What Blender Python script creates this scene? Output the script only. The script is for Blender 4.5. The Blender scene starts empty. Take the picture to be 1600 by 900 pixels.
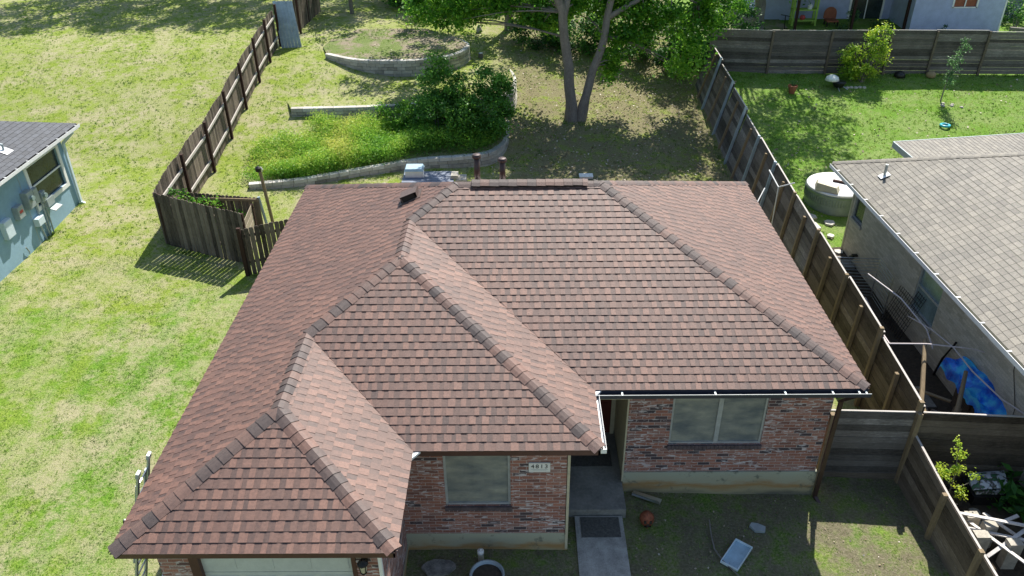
import bpy, math, random
import numpy as np
from mathutils import Vector, Matrix, noise
R = math.radians
S = bpy.context.scene
COL = S.collection
rnd = random.Random(7)

# ------------------------------------------------------------------ camera
CP, CYAW, CROLL, CF, CH = 0.549727, -0.009303, -0.0117395, 1238.766, 9.5856
cam_d = bpy.data.cameras.new("camera"); cam = bpy.data.objects.new("camera", cam_d); COL.objects.link(cam)
fw = Vector((math.sin(CYAW)*math.cos(CP), math.cos(CYAW)*math.cos(CP), -math.sin(CP)))
rt = Vector((math.cos(CYAW), -math.sin(CYAW), 0)); up = rt.cross(fw)
rt2 = rt*math.cos(CROLL)+up*math.sin(CROLL); up2 = -rt*math.sin(CROLL)+up*math.cos(CROLL)
m = Matrix((rt2, up2, -fw)).transposed().to_4x4(); m.translation = Vector((0, 0, CH))
cam.matrix_world = m
cam_d.sensor_width = 36; cam_d.lens = CF/1600*36; cam_d.clip_end = 1000; cam_d.clip_start = .1
S.camera = cam

# ------------------------------------------------------------------ world, sun, exposure
SUN_AZ, SUN_EL = R(20), R(52)        # azimuth from +Y towards +X
w = bpy.data.worlds.new("World"); S.world = w; w.use_nodes = True
nt = w.node_tree; bg = nt.nodes["Background"]
sky = nt.nodes.new("ShaderNodeTexSky"); sky.sky_type = 'NISHITA'; sky.sun_disc = False
sky.sun_elevation = SUN_EL; sky.sun_rotation = SUN_AZ; sky.air_density = 1.2; sky.dust_density = .8
nt.links.new(sky.outputs[0], bg.inputs[0]); bg.inputs[1].default_value = 0.10
sd = bpy.data.lights.new("sun", 'SUN'); sd.energy = 5.0; sd.use_shadow = True; sd.angle = R(.5); sd.color = (1, .95, .87)
so = bpy.data.objects.new("sun", sd); COL.objects.link(so)
sv = Vector((math.sin(SUN_AZ)*math.cos(SUN_EL), math.cos(SUN_AZ)*math.cos(SUN_EL), math.sin(SUN_EL)))
so.rotation_euler = sv.to_track_quat('Z', 'Y').to_euler(); so.location = (0, 0, 30)
S.view_settings.view_transform = 'Standard'; S.view_settings.look = 'None'
S.view_settings.exposure = 0.78; S.view_settings.gamma = 1
S.render.engine = 'CYCLES'

# ------------------------------------------------------------------ terrain function
KY = [-20,10,20,23,28.5,31,35.3,38,42,50,80,140]
KX = [-15.4,-11.5,-8.5,0,8.4,9.2]
KZ = [[-3.1,-2.7,-2.45,-2.42,-2.1,-1.6,-.8,-.4,-.1,.3,1.0,2],
      [-3.3,-3.1,-2.8,-2.62,-2.1,-1.6,-.8,-.4,-.1,.3,1.0,2],
      [-3.2,-3.05,-2.95,-2.85,-2.2,-1.68,-.88,-.46,-.15,.25,1.0,2],
      [-3.1,-3.0,-3.2,-3.15,-2.85,-2.6,-1.85,-1.35,-.75,-.1,1,2],
      [-3.5,-3.32,-3.25,-3.2,-3.1,-2.85,-2.3,-1.75,-1.0,-.3,.8,2],
      [-3.5,-3.32,-3.2,-3.1,-2.5,-2.2,-1.5,-1.1,-.7,-.3,.6,2]]
def T(x, y):
    x = min(max(x, KX[0]), KX[-1])
    return float(np.interp(x, KX, [np.interp(y, KY, k) for k in KZ]))
W1 = [(-8.9,37.4),(-7.4,36.4),(-6.0,36.15),(-4.6,36.2),(-3.2,36.8),(-2.55,37.7),(-2.4,38.8),(-2.9,39.8),(-3.8,40.7),(-4.7,41.4)]
W2 = [(-9.4,32.0),(-8.2,32.05),(-6.4,32.15),(-4.5,32.4),(-1.8,32.8),(-.9,33.2),(-.3,33.9),(-.15,35.7),(-.4,37.2),(-.9,38.2)]
W3 = [(-9.8,26.6),(-8.0,27.0),(-6.0,27.9),(-3.9,28.8),(-2.2,29.1),(-1.1,29.5),(-.6,30.6),(-.45,32.2),(-.5,33.2)]
TER = [(W1, -.4, [(-8.9,41.4),(-9.3,38.5)]), (W2, -1.2, [(-9.2,38.2),(-9.8,33.0)]), (W3, -2.2, [(-9.6,33.2),(-10.1,27.4)])]
def terz(k, x, y):
    yf = [36.2, 32.2, 28.0][k]
    return TER[k][1]-.07+max(0, y-yf)*.05
def inside(p, poly):
    x, y = p; c = False; n = len(poly)
    for i in range(n):
        x1, y1 = poly[i]; x2, y2 = poly[(i+1) % n]
        if (y1 > y) != (y2 > y) and x < (x2-x1)*(y-y1)/(y2-y1)+x1: c = not c
    return c
def gz(x, y):
    z = T(x, y)
    if -11.4 < x < 0 and 26 < y < 42:
        for k, (wl, zt, cl) in enumerate(TER):
            if inside((x, y), wl+cl): z = max(z, terz(k, x, y))
    return z

# ------------------------------------------------------------------ materials
def new_mat(name):
    m = bpy.data.materials.new(name); m.use_nodes = True
    n = m.node_tree; b = n.nodes["Principled BSDF"]
    return m, n, b
def N(n, t, **kw):
    o = n.nodes.new(t)
    for k, v in kw.items(): setattr(o, k, v)
    return o
def ramp(n, fac, stops, interp='LINEAR'):
    r = N(n, "ShaderNodeValToRGB"); r.color_ramp.interpolation = interp
    el = r.color_ramp.elements
    while len(el) < len(stops): el.new(.5)
    for e, (p, c) in zip(el, stops): e.position = p; e.color = (*c, 1) if len(c) == 3 else c
    n.links.new(fac, r.inputs[0]); return r.outputs[0]
def noise_n(n, vec, scale, detail=4, rough=.6):
    o = N(n, "ShaderNodeTexNoise"); o.inputs["Scale"].default_value = scale; o.inputs["Detail"].default_value = detail; o.inputs["Roughness"].default_value = rough
    if vec is not None: n.links.new(vec, o.inputs["Vector"])
    return o.outputs["Fac"]
def mathn(n, op, a, b=None, c=None):
    o = N(n, "ShaderNodeMath", operation=op)
    for i, v in enumerate((a, b, c)):
        if v is None: continue
        if isinstance(v, (int, float)): o.inputs[i].default_value = v
        else: n.links.new(v, o.inputs[i])
    return o.outputs[0]
def mixc(n, fac, a, b, mode='MIX'):
    o = N(n, "ShaderNodeMix", data_type='RGBA', blend_type=mode)
    for k, v in ((0, fac), (6, a), (7, b)):
        if isinstance(v, (int, float)): o.inputs[k].default_value = v
        elif isinstance(v, tuple): o.inputs[k].default_value = (*v, 1)
        else: n.links.new(v, o.inputs[k])
    return o.outputs[2]
def bump(n, b, h, strength=.4, dist=.01):
    o = N(n, "ShaderNodeBump"); o.inputs["Strength"].default_value = strength; o.inputs["Distance"].default_value = dist
    n.links.new(h, o.inputs["Height"]); n.links.new(o.outputs[0], b.inputs["Normal"])
def geo(n): return N(n, "ShaderNodeNewGeometry").outputs["Position"]
def obj_c(n): return N(n, "ShaderNodeTexCoord").outputs["Object"]
def uvc(n): return N(n, "ShaderNodeTexCoord").outputs["UV"]
def mapping(n, vec, scale=(1,1,1), rot=(0,0,0)):
    o = N(n, "ShaderNodeMapping"); o.inputs["Scale"].default_value = scale; o.inputs["Rotation"].default_value = rot
    n.links.new(vec, o.inputs["Vector"]); return o.outputs[0]
def tone(n): return N(n, "ShaderNodeAttribute", attribute_name="tone").outputs["Fac"]

def plain(name, c, rough=.6, metal=0, var=.12, vs=6, bs=0, spec=None):
    m, n, b = new_mat(name)
    f = noise_n(n, geo(n), vs, 5)
    f2 = noise_n(n, geo(n), vs*9, 3)
    f = mathn(n, 'ADD', mathn(n, 'MULTIPLY', f, .65), mathn(n, 'MULTIPLY', f2, .35))
    lo = tuple(x*(1-var*2) for x in c); hi = tuple(min(1, x*(1+var*2)) for x in c)
    n.links.new(ramp(n, f, [(.3, lo), (.7, hi)]), b.inputs["Base Color"])
    b.inputs["Roughness"].default_value = rough; b.inputs["Metallic"].default_value = metal
    if bs: bump(n, b, f2, bs, .01)
    if spec is not None: b.inputs["Specular IOR Level"].default_value = spec
    return m

def shingle_mat(name, stops, gran=.25, spec=.35):
    m, n, b = new_mat(name)
    t = tone(n); P = geo(n)
    c = ramp(n, t, stops)
    g = noise_n(n, P, 260, 2, .7); g2 = noise_n(n, P, 22, 4)
    c = mixc(n, 1.0, c, ramp(n, g, [(.3, (1-gran*1.6,)*3), (.7, (1+gran,)*3)]), 'MULTIPLY')
    c = mixc(n, 1.0, c, ramp(n, g2, [(.3, (.78,.78,.8)), (.7, (1.18,1.16,1.14))]), 'MULTIPLY')
    g3 = noise_n(n, P, .7, 4)
    c = mixc(n, 1.0, c, ramp(n, g3, [(.3, (.86,.86,.88)), (.7, (1.1,1.08,1.06))]), 'MULTIPLY')
    n.links.new(c, b.inputs["Base Color"]); b.inputs["Roughness"].default_value = .62; b.inputs["Specular IOR Level"].default_value = spec*1.6
    bump(n, b, g, .6, .004)
    return m

def brick_mat(name, bw, bh, mortar, stops, mortar_c, smear=.5, smear_c=(.55,.5,.5)):
    m, n, b = new_mat(name)
    sep = N(n, "ShaderNodeSeparateXYZ"); n.links.new(uvc(n), sep.inputs[0])
    u, v = sep.outputs[0], sep.outputs[1]
    r = mathn(n, 'FLOOR', mathn(n, 'DIVIDE', v, bh))
    u2 = mathn(n, 'ADD', mathn(n, 'DIVIDE', u, bw), mathn(n, 'MULTIPLY', mathn(n, 'FLOORED_MODULO', r, 2), .5))
    cx = mathn(n, 'FLOOR', u2)
    fu = mathn(n, 'FRACT', u2); fv = mathn(n, 'FRACT', mathn(n, 'DIVIDE', v, bh))
    mu = mathn(n, 'MULTIPLY', mathn(n, 'MINIMUM', fu, mathn(n, 'SUBTRACT', 1, fu)), bw)
    mv = mathn(n, 'MULTIPLY', mathn(n, 'MINIMUM', fv, mathn(n, 'SUBTRACT', 1, fv)), bh)
    d = mathn(n, 'MINIMUM', mu, mv)
    wob = mathn(n, 'MULTIPLY', noise_n(n, uvc(n), 60, 2), .004)
    isb = mathn(n, 'GREATER_THAN', mathn(n, 'ADD', d, wob), mortar/2+.002)
    cmb = N(n, "ShaderNodeCombineXYZ"); n.links.new(cx, cmb.inputs[0]); n.links.new(r, cmb.inputs[1])
    wn = N(n, "ShaderNodeTexWhiteNoise", noise_dimensions='2D'); n.links.new(cmb.outputs[0], wn.inputs["Vector"])
    c = ramp(n, wn.outputs["Value"], stops)
    fine = noise_n(n, uvc(n), 45, 4)
    c = mixc(n, 1.0, c, ramp(n, fine, [(.3, (.7,.7,.7)), (.7, (1.25,1.22,1.2))]), 'MULTIPLY')
    if smear:
        off = N(n, "ShaderNodeVectorMath", operation='ADD'); n.links.new(mapping(n, uvc(n), (3.2, 15, 1)), off.inputs[0]); n.links.new(wn.outputs["Color"], off.inputs[1])
        sm = noise_n(n, off.outputs[0], 1.3, 4, .65)
        big = noise_n(n, uvc(n), 1.1, 2)
        th = ramp(n, mathn(n, 'ADD', sm, mathn(n, 'MULTIPLY', mathn(n, 'SUBTRACT', big, .5), .25)), [(.56, (0,0,0)), (.61, (1,1,1))])
        c = mixc(n, mathn(n, 'MULTIPLY', th, smear), c, smear_c)
    c = mixc(n, isb, mortar_c, c)
    n.links.new(c, b.inputs["Base Color"]); b.inputs["Roughness"].default_value = .9
    h = mathn(n, 'ADD', isb, mathn(n, 'MULTIPLY', fine, .3)); bump(n, b, h, .5, .008)
    return m

def wood_mat(name, lo, hi, grain='v', contrast=1.0, pale=None):
    """weathered boards: tone gives the board's shade, grain runs along v (vertical) or u"""
    m, n, b = new_mat(name)
    sc = (60, 3, 1) if grain == 'v' else (3, 60, 1)
    off = N(n, "ShaderNodeVectorMath", operation='ADD'); n.links.new(mapping(n, uvc(n), sc), off.inputs[0])
    t = tone(n); cm = N(n, "ShaderNodeCombineXYZ"); n.links.new(mathn(n, 'MULTIPLY', t, 37), cm.inputs[0]); n.links.new(mathn(n, 'MULTIPLY', t, 91), cm.inputs[1]); n.links.new(cm.outputs[0], off.inputs[1])
    g = noise_n(n, off.outputs[0], 1, 5, .7)
    g2 = noise_n(n, uvc(n), 1.6, 5)
    g4 = noise_n(n, mapping(n, uvc(n), (1,.35,1) if grain == 'v' else (.35,1,1)), 26, 4, .75)
    f = mathn(n, 'ADD', mathn(n, 'MULTIPLY', g, .34), mathn(n, 'ADD', mathn(n, 'MULTIPLY', t, .24), mathn(n, 'ADD', mathn(n, 'MULTIPLY', g2, .22), mathn(n, 'MULTIPLY', g4, .26))))
    c = ramp(n, f, [(.34, lo), (.70, hi)] if pale is None else [(.34, lo), (.62, hi), (.75, pale)])
    n.links.new(c, b.inputs["Base Color"]); b.inputs["Roughness"].default_value = .85; b.inputs["Specular IOR Level"].default_value = .25
    bump(n, b, g, .5, .006)
    return m

def leaf_mat(name, stops, transl=.35):
    m, n, b = new_mat(name)
    c = ramp(n, tone(n), stops)
    n.links.new(c, b.inputs["Base Color"]); b.inputs["Roughness"].default_value = .5; b.inputs["Specular IOR Level"].default_value = .3
    tr = N(n, "ShaderNodeBsdfTranslucent")
    hs = N(n, "ShaderNodeHueSaturation"); hs.inputs["Value"].default_value = 1.6; hs.inputs["Hue"].default_value = .485; n.links.new(c, hs.inputs["Color"])
    n.links.new(hs.outputs[0], tr.inputs["Color"])
    mx = N(n, "ShaderNodeMixShader"); mx.inputs[0].default_value = transl
    out = n.nodes["Material Output"]
    n.links.new(b.outputs[0], mx.inputs[1]); n.links.new(tr.outputs[0], mx.inputs[2]); n.links.new(mx.outputs[0], out.inputs["Surface"])
    return m

M = {}
M['shingle'] = shingle_mat('brown_shingle', [(0,(.016,.012,.012)), (.25,(.086,.054,.045)), (.5,(.134,.076,.058)), (.7,(.185,.098,.071)), (1,(.25,.14,.10))])
M['cap'] = shingle_mat('ridge_cap_shingle', [(0,(.014,.010,.010)), (.2,(.062,.046,.042)), (.5,(.10,.068,.058)), (.8,(.145,.085,.066)), (1,(.18,.10,.075))], .2)
M['grey_shingle'] = shingle_mat('grey_shingle', [(0,(.05,.048,.04)),(.1,(.115,.105,.082)), (.5,(.155,.142,.112)), (1,(.215,.196,.152))], .2)
M['slate_shingle'] = shingle_mat('charcoal_shingle', [(0,(.008,.010,.012)),(.15,(.024,.030,.040)), (1,(.055,.066,.084))], .2)
M['deck'] = plain('dark_roof_deck', (.02,.017,.016), .9)
M['brick'] = brick_mat('red_brick', .25, .079, .010, [(0,(.055,.045,.055)), (.11,(.09,.06,.065)), (.16,(.19,.09,.075)), (.45,(.27,.115,.085)), (.75,(.36,.165,.12)), (1,(.27,.16,.14))], (.42,.36,.34), .85, (.58,.53,.54))
M['tan_brick'] = brick_mat('tan_brick', .25, .079, .010, [(0,(.44,.40,.31)), (.5,(.53,.48,.38)), (1,(.60,.55,.45))], (.42,.39,.32), 0)
M['stone'] = brick_mat('limestone_block', .42, .15, .012, [(0,(.36,.33,.27)), (.5,(.47,.44,.37)), (1,(.58,.55,.48))], (.12,.11,.09), 0)
M['fascia'] = plain('maroon_fascia', (.075,.028,.024), .5)
M['white'] = plain('white_paint', (.78,.78,.76), .45, 0, .05)
M['cream'] = plain('cream_paint', (.46,.42,.30), .6, 0, .1)
M['gutter'] = plain('dark_gutter_inside', (.03,.035,.05), .45)
M['brown_metal'] = plain('brown_painted_metal', (.055,.03,.024), .4, .2)
M['alu'] = plain('bare_aluminium', (.6,.61,.63), .3, .9, .08)
M['galv'] = plain('galvanised_steel', (.42,.47,.46), .45, .6, .12)
M['rubber'] = plain('black_rubber', (.012,.012,.013), .5)
M['black'] = plain('black_iron', (.014,.013,.012), .5, .3)
M['concrete'] = plain('weathered_concrete', (.22,.215,.195), .9, 0, .25, 1.6, .3)
M['walk'] = plain('exposed_concrete', (.33,.32,.29), .95, 0, .22, 4, .5)
M['slabstone'] = plain('pale_paving_stone', (.50,.48,.43), .9, 0, .1)
M['mat'] = plain('dark_door_mat', (.085,.083,.075), 1, 0, .3, 20)
M['doorred'] = plain('dark_red_door', (.10,.022,.018), .4)
M['garage'] = plain('pale_garage_door', (.50,.52,.50), .5, 0, .06)
M['frame'] = plain('aluminium_window_frame', (.42,.44,.45), .4, .3)
M['darkglass'] = plain('dark_window_glass', (.03,.045,.045), .2, 0, .3, 2)
M['blueglass'] = plain('window_glass_with_pale_blind', (.20,.27,.27), .12, 0, .2, 2)
M['terracotta'] = plain('terracotta', (.30,.10,.05), .8, 0, .15)
M['soil'] = plain('dark_soil', (.06,.045,.03), 1, 0, .3, 12, .6)
M['rustiron'] = plain('rusty_orange_iron', (.22,.065,.03), .7, .2, .4, 14)
M['turq'] = plain('turquoise_plastic', (.05,.45,.55), .35)
M['tan'] = plain('tan_canvas', (.30,.22,.12), .9)
M['pvc'] = plain('white_pvc', (.70,.69,.66), .35, 0, .05)
M['pvcdull'] = plain('dirty_white_paint', (.55,.52,.49), .6, 0, .15)
M['pinkpvc'] = plain('faded_plastic_pipe', (.62,.55,.54), .5, 0, .08)
M['rock'] = plain('limestone_rock', (.42,.39,.33), .95, 0, .2, 7, .6)
M['greyrock'] = plain('grey_flat_rock', (.20,.19,.17), .95, 0, .4, 8, .7)
M['lilac'] = plain('lilac_stucco', (.40,.45,.62), .9, 0, .08, 3, .2)
M['bluewall'] = plain('pale_blue_siding', (.24,.38,.47), .8, 0, .07, 1.2, .15)
M['bluetrim'] = plain('pale_blue_trim', (.58,.68,.72), .6, 0, .05)
M['metergrey'] = plain('meter_box_grey', (.33,.38,.39), .45, .2, .1)
M['lime'] = plain('lime_green_paint', (.30,.48,.07), .6)
M['red'] = plain('red_plastic', (.5,.06,.06), .5)
M['treadgrey'] = plain('grey_deck_paint', (.16,.19,.25), .6, 0, .2, 3)
M['coolblue'] = plain('pale_blue_plastic_lid', (.33,.47,.55), .4)

# solar screens on the street windows: grey-green mesh with light and dark of sagging folds put into the colour
def screen_mat():
    m, n, b = new_mat('grey_green_solar_screen')
    wv = noise_n(n, mapping(n, geo(n), (1.2, 1, 3.2), (0,.5,0)), 1.6, 3)
    f = noise_n(n, geo(n), 1.2, 3); fi = noise_n(n, geo(n), 160, 1)
    c = ramp(n, mathn(n, 'ADD', mathn(n,'MULTIPLY',wv,.5), mathn(n,'MULTIPLY',f,.5)), [(.36,(.12,.14,.15)),(.62,(.32,.32,.27))])
    c = mixc(n, 1.0, c, ramp(n, fi, [(.3,(.8,.8,.8)),(.7,(1.15,1.15,1.15))]), 'MULTIPLY')
    n.links.new(c, b.inputs["Base Color"]); b.inputs["Roughness"].default_value = .55
    bump(n, b, wv, .5, .05)
    return m
M['screen'] = screen_mat()

def foundation_mat():
    m, n, b = new_mat('stained_concrete_foundation')
    P = geo(n); sep = N(n, "ShaderNodeSeparateXYZ"); n.links.new(P, sep.inputs[0])
    big = noise_n(n, mapping(n, P, (.8,.8,3)), 1.3, 5)
    h = mathn(n, 'ADD', mathn(n, 'ADD', sep.outputs[2], 3.25), mathn(n, 'MULTIPLY', mathn(n,'SUBTRACT',big,.5), .5))
    c = ramp(n, h, [(.0,(.13,.12,.09)), (.18,(.34,.29,.17)), (.33,(.33,.20,.08)), (.45,(.36,.34,.24)), (.75,(.36,.38,.30))])
    c = mixc(n, ramp(n, noise_n(n, P, 3.3, 6, .7), [(.56,(0,0,0)),(.66,(.75,.75,.75))]), c, (.10,.11,.085))
    n.links.new(c, b.inputs["Base Color"]); b.inputs["Roughness"].default_value = .95
    bump(n, b, noise_n(n, P, 40, 3), .3, .01)
    return m
M['found'] = foundation_mat()

M['picket'] = wood_mat('weathered_picket_wood', (.016,.012,.010), (.26,.21,.165), 'v')
M['picketpale'] = wood_mat('fresh_pale_wood', (.20,.165,.12), (.45,.38,.28), 'v')
M['railpale'] = wood_mat('sun_bleached_rail', (.30,.27,.24), (.62,.58,.53), 'u')
M['postdark'] = wood_mat('dark_stained_post', (.018,.010,.008), (.07,.035,.026), 'v')
M['metalsheet'] = plain('grey_corrugated_sheet', (.30,.38,.44), .5, .3, .15, 4)
M['board'] = wood_mat('grey_fence_board', (.026,.022,.019), (.165,.148,.135), 'u', pale=(.38,.35,.325))
M['boardbrown'] = wood_mat('brown_fence_board', (.028,.020,.014), (.18,.145,.11), 'u', pale=(.36,.31,.26))
M['postbrown'] = wood_mat('tan_fence_post', (.10,.075,.045), (.34,.26,.16), 'v')
M['bark'] = wood_mat('grey_bark', (.025,.022,.018), (.34,.31,.27), 'v')
M['leaf'] = leaf_mat('bright_elm_leaf', [(0,(.025,.10,.012)), (.5,(.085,.26,.026)), (1,(.24,.46,.045))], .5)
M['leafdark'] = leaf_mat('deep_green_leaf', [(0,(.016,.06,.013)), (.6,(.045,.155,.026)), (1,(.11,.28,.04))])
M['leafyel'] = leaf_mat('yellow_green_leaf', [(0,(.06,.16,.014)), (.5,(.22,.38,.03)), (1,(.50,.58,.06))])
M['leafweed'] = leaf_mat('weedy_foliage', [(0,(.05,.16,.02)), (.45,(.14,.35,.035)), (.8,(.28,.45,.06)), (1,(.47,.50,.12))])
M['leafmid'] = leaf_mat('mid_green_leaf', [(0,(.03,.10,.015)), (.6,(.085,.25,.032)), (1,(.20,.42,.06))])
M['leafblue'] = leaf_mat('soft_green_leaf', [(0,(.03,.09,.03)), (1,(.16,.32,.12))])
M['litter'] = leaf_mat('dry_leaf', [(0,(.16,.11,.06)), (.6,(.36,.28,.19)), (1,(.58,.52,.44))], .1)
def grass_blade_mat():
    m = leaf_mat('grass_blade', [(0,(.045,.12,.014)), (.35,(.135,.26,.028)), (.6,(.27,.37,.06)), (.8,(.43,.43,.18)), (1,(.60,.56,.36))], .3)
    return m
M['blade'] = grass_blade_mat()

def tarp_mat():
    m, n, b = new_mat('blue_tarpaulin')
    f = noise_n(n, geo(n), 3, 5)
    n.links.new(ramp(n, f, [(.35,(.0,.07,.55)), (.50,(.01,.22,.85)), (.62,(.06,.55,.92))]), b.inputs["Base Color"]); b.inputs["Roughness"].default_value = .28  # cyan end of the ramp paints sunlit highlights into the blue
    bump(n, b, noise_n(n, geo(n), 9, 5, .6), .6, .05)
    return m
M['tarp'] = tarp_mat()

def bag_mat():
    m, n, b = new_mat('printed_white_bag')
    f = noise_n(n, geo(n), 7, 4)
    n.links.new(ramp(n, f, [(.48,(.58,.60,.62)), (.54,(.07,.05,.05)), (.62,(.05,.16,.07))]), b.inputs["Base Color"]); b.inputs["Roughness"].default_value = .35
    return m
M['bag'] = bag_mat()

# ground: lawn, worn tan patches, litter under the trees
def ground_mat():
    m, n, b = new_mat('lawn')
    P = geo(n); sep = N(n, "ShaderNodeSeparateXYZ"); n.links.new(P, sep.inputs[0]); X, Y = sep.outputs[0], sep.outputs[1]
    fine = noise_n(n, P, 22, 6, .75); mid = noise_n(n, P, 1.1, 6, .62); big = noise_n(n, P, .22, 4); vf = noise_n(n, P, 75, 3, .7)
    green = ramp(n, fine, [(.32,(.090,.145,.018)), (.5,(.215,.285,.036)), (.68,(.35,.39,.08))])
    lush = ramp(n, fine, [(.32,(.040,.110,.012)), (.5,(.125,.250,.024)), (.68,(.235,.37,.05))])
    straw = ramp(n, vf, [(.3,(.23,.20,.11)), (.55,(.42,.38,.235)), (.72,(.58,.53,.38))])
    dirt = ramp(n, vf, [(.3,(.07,.065,.03)), (.5,(.19,.17,.085)), (.7,(.40,.35,.24))])
    # masks
    yard_r = ramp(n, mathn(n, 'ADD', mathn(n,'MULTIPLY',X,.2), -1.72), [(.0,(0,0,0)),(.06,(1,1,1))])   # x>8.6
    back_y = ramp(n, mathn(n,'ADD',mathn(n,'MULTIPLY',Y,.05),-.95), [(.1,(0,0,0)),(.2,(1,1,1))])         # y > 22
    east = ramp(n, mathn(n,'ADD',mathn(n,'MULTIPLY',X,.1),.45), [(.25,(0,0,0)),(.5,(1,1,1))])              # x > -1
    near = ramp(n, mathn(n,'ADD',mathn(n,'MULTIPLY',Y,.05),mathn(n,'MULTIPLY',mathn(n,'SUBTRACT',big,.5),1.6)), [(.85,(1,1,1)),(1.25,(.12,.12,.12))])
    band = noise_n(n, mapping(n, P, (.9,.10,1), (0,0,.35)), 1.0, 3)
    near = mathn(n,'MULTIPLY', near, ramp(n, band, [(.38,(.35,.35,.35)),(.6,(1,1,1))]))
    base = mixc(n, near, green, lush)
    base = mixc(n, yard_r, base, lush)
    mid2 = noise_n(n, P, 3.6, 6, .7)
    k = mathn(n,'ADD', mathn(n,'ADD', mathn(n,'MULTIPLY',mid,.42), mathn(n,'MULTIPLY',mid2,.36)), mathn(n,'MULTIPLY',fine,.26))
    patch = ramp(n, k, [(.47,(0,0,0)),(.585,(1,1,1))])
    patch2 = mathn(n,'MULTIPLY',mathn(n,'MULTIPLY',patch, ramp(n,big,[(.38,(.6,.6,.6)),(.55,(1,1,1))])), mathn(n,'SUBTRACT',.9,mathn(n,'MULTIPLY',yard_r,.6)))
    base = mixc(n, patch2, base, straw)
    dry = noise_n(n, mapping(n, P, (1,.45,1), (0,0,-.5)), .55, 5, .65)
    base = mixc(n, mathn(n,'MULTIPLY',ramp(n, mathn(n,'ADD',dry,mathn(n,'MULTIPLY',mathn(n,'SUBTRACT',fine,.5),.35)), [(.53,(0,0,0)),(.64,(.5,.5,.5))]), mathn(n,'SUBTRACT',1,mathn(n,'MULTIPLY',yard_r,.8))), base, straw)
    # worn backyard behind the brick house
    wear = mathn(n,'MULTIPLY', mathn(n,'MULTIPLY', back_y, east), mathn(n,'SUBTRACT',1,yard_r))
    wear = mathn(n,'MULTIPLY', wear, ramp(n, k, [(.42,(.1,.1,.1)),(.53,(.95,.95,.95))]))
    base = mixc(n, wear, base, dirt)
    # thin, dull front lawn by the walls
    fr = mathn(n,'MULTIPLY', mathn(n,'LESS_THAN',Y,13.0), mathn(n,'GREATER_THAN',X,-2.3))
    dull = ramp(n, fine, [(.3,(.075,.068,.04)), (.5,(.15,.135,.085)), (.7,(.28,.25,.17))])
    base = mixc(n, mathn(n,'MULTIPLY',fr,ramp(n, k, [(.40,(.10,.10,.10)),(.56,(.95,.95,.95))])), base, dull)
    n.links.new(base, b.inputs["Base Color"]); b.inputs["Roughness"].default_value = .95; b.inputs["Specular IOR Level"].default_value = .15
    bump(n, b, mathn(n,'ADD',fine,mathn(n,'MULTIPLY',vf,.5)), .8, .05)
    return m
M['ground'] = ground_mat()
def dirt_mat():
    m, n, b = new_mat('bare_dirt')
    P = geo(n); vf = noise_n(n, P, 40, 5, .7); k = noise_n(n, P, 1.2, 5)
    c = ramp(n, vf, [(.3,(.10,.08,.05)), (.5,(.22,.18,.12)), (.7,(.42,.36,.27))])
    c = mixc(n, ramp(n, k, [(.42,(0,0,0)),(.56,(1,1,1))]), c, ramp(n, vf, [(.3,(.05,.09,.015)),(.7,(.19,.24,.05))]))
    n.links.new(c, b.inputs["Base Color"]); b.inputs["Roughness"].default_value = .95
    bump(n, b, vf, .8, .04); return m
M['dirt'] = dirt_mat()

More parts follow.
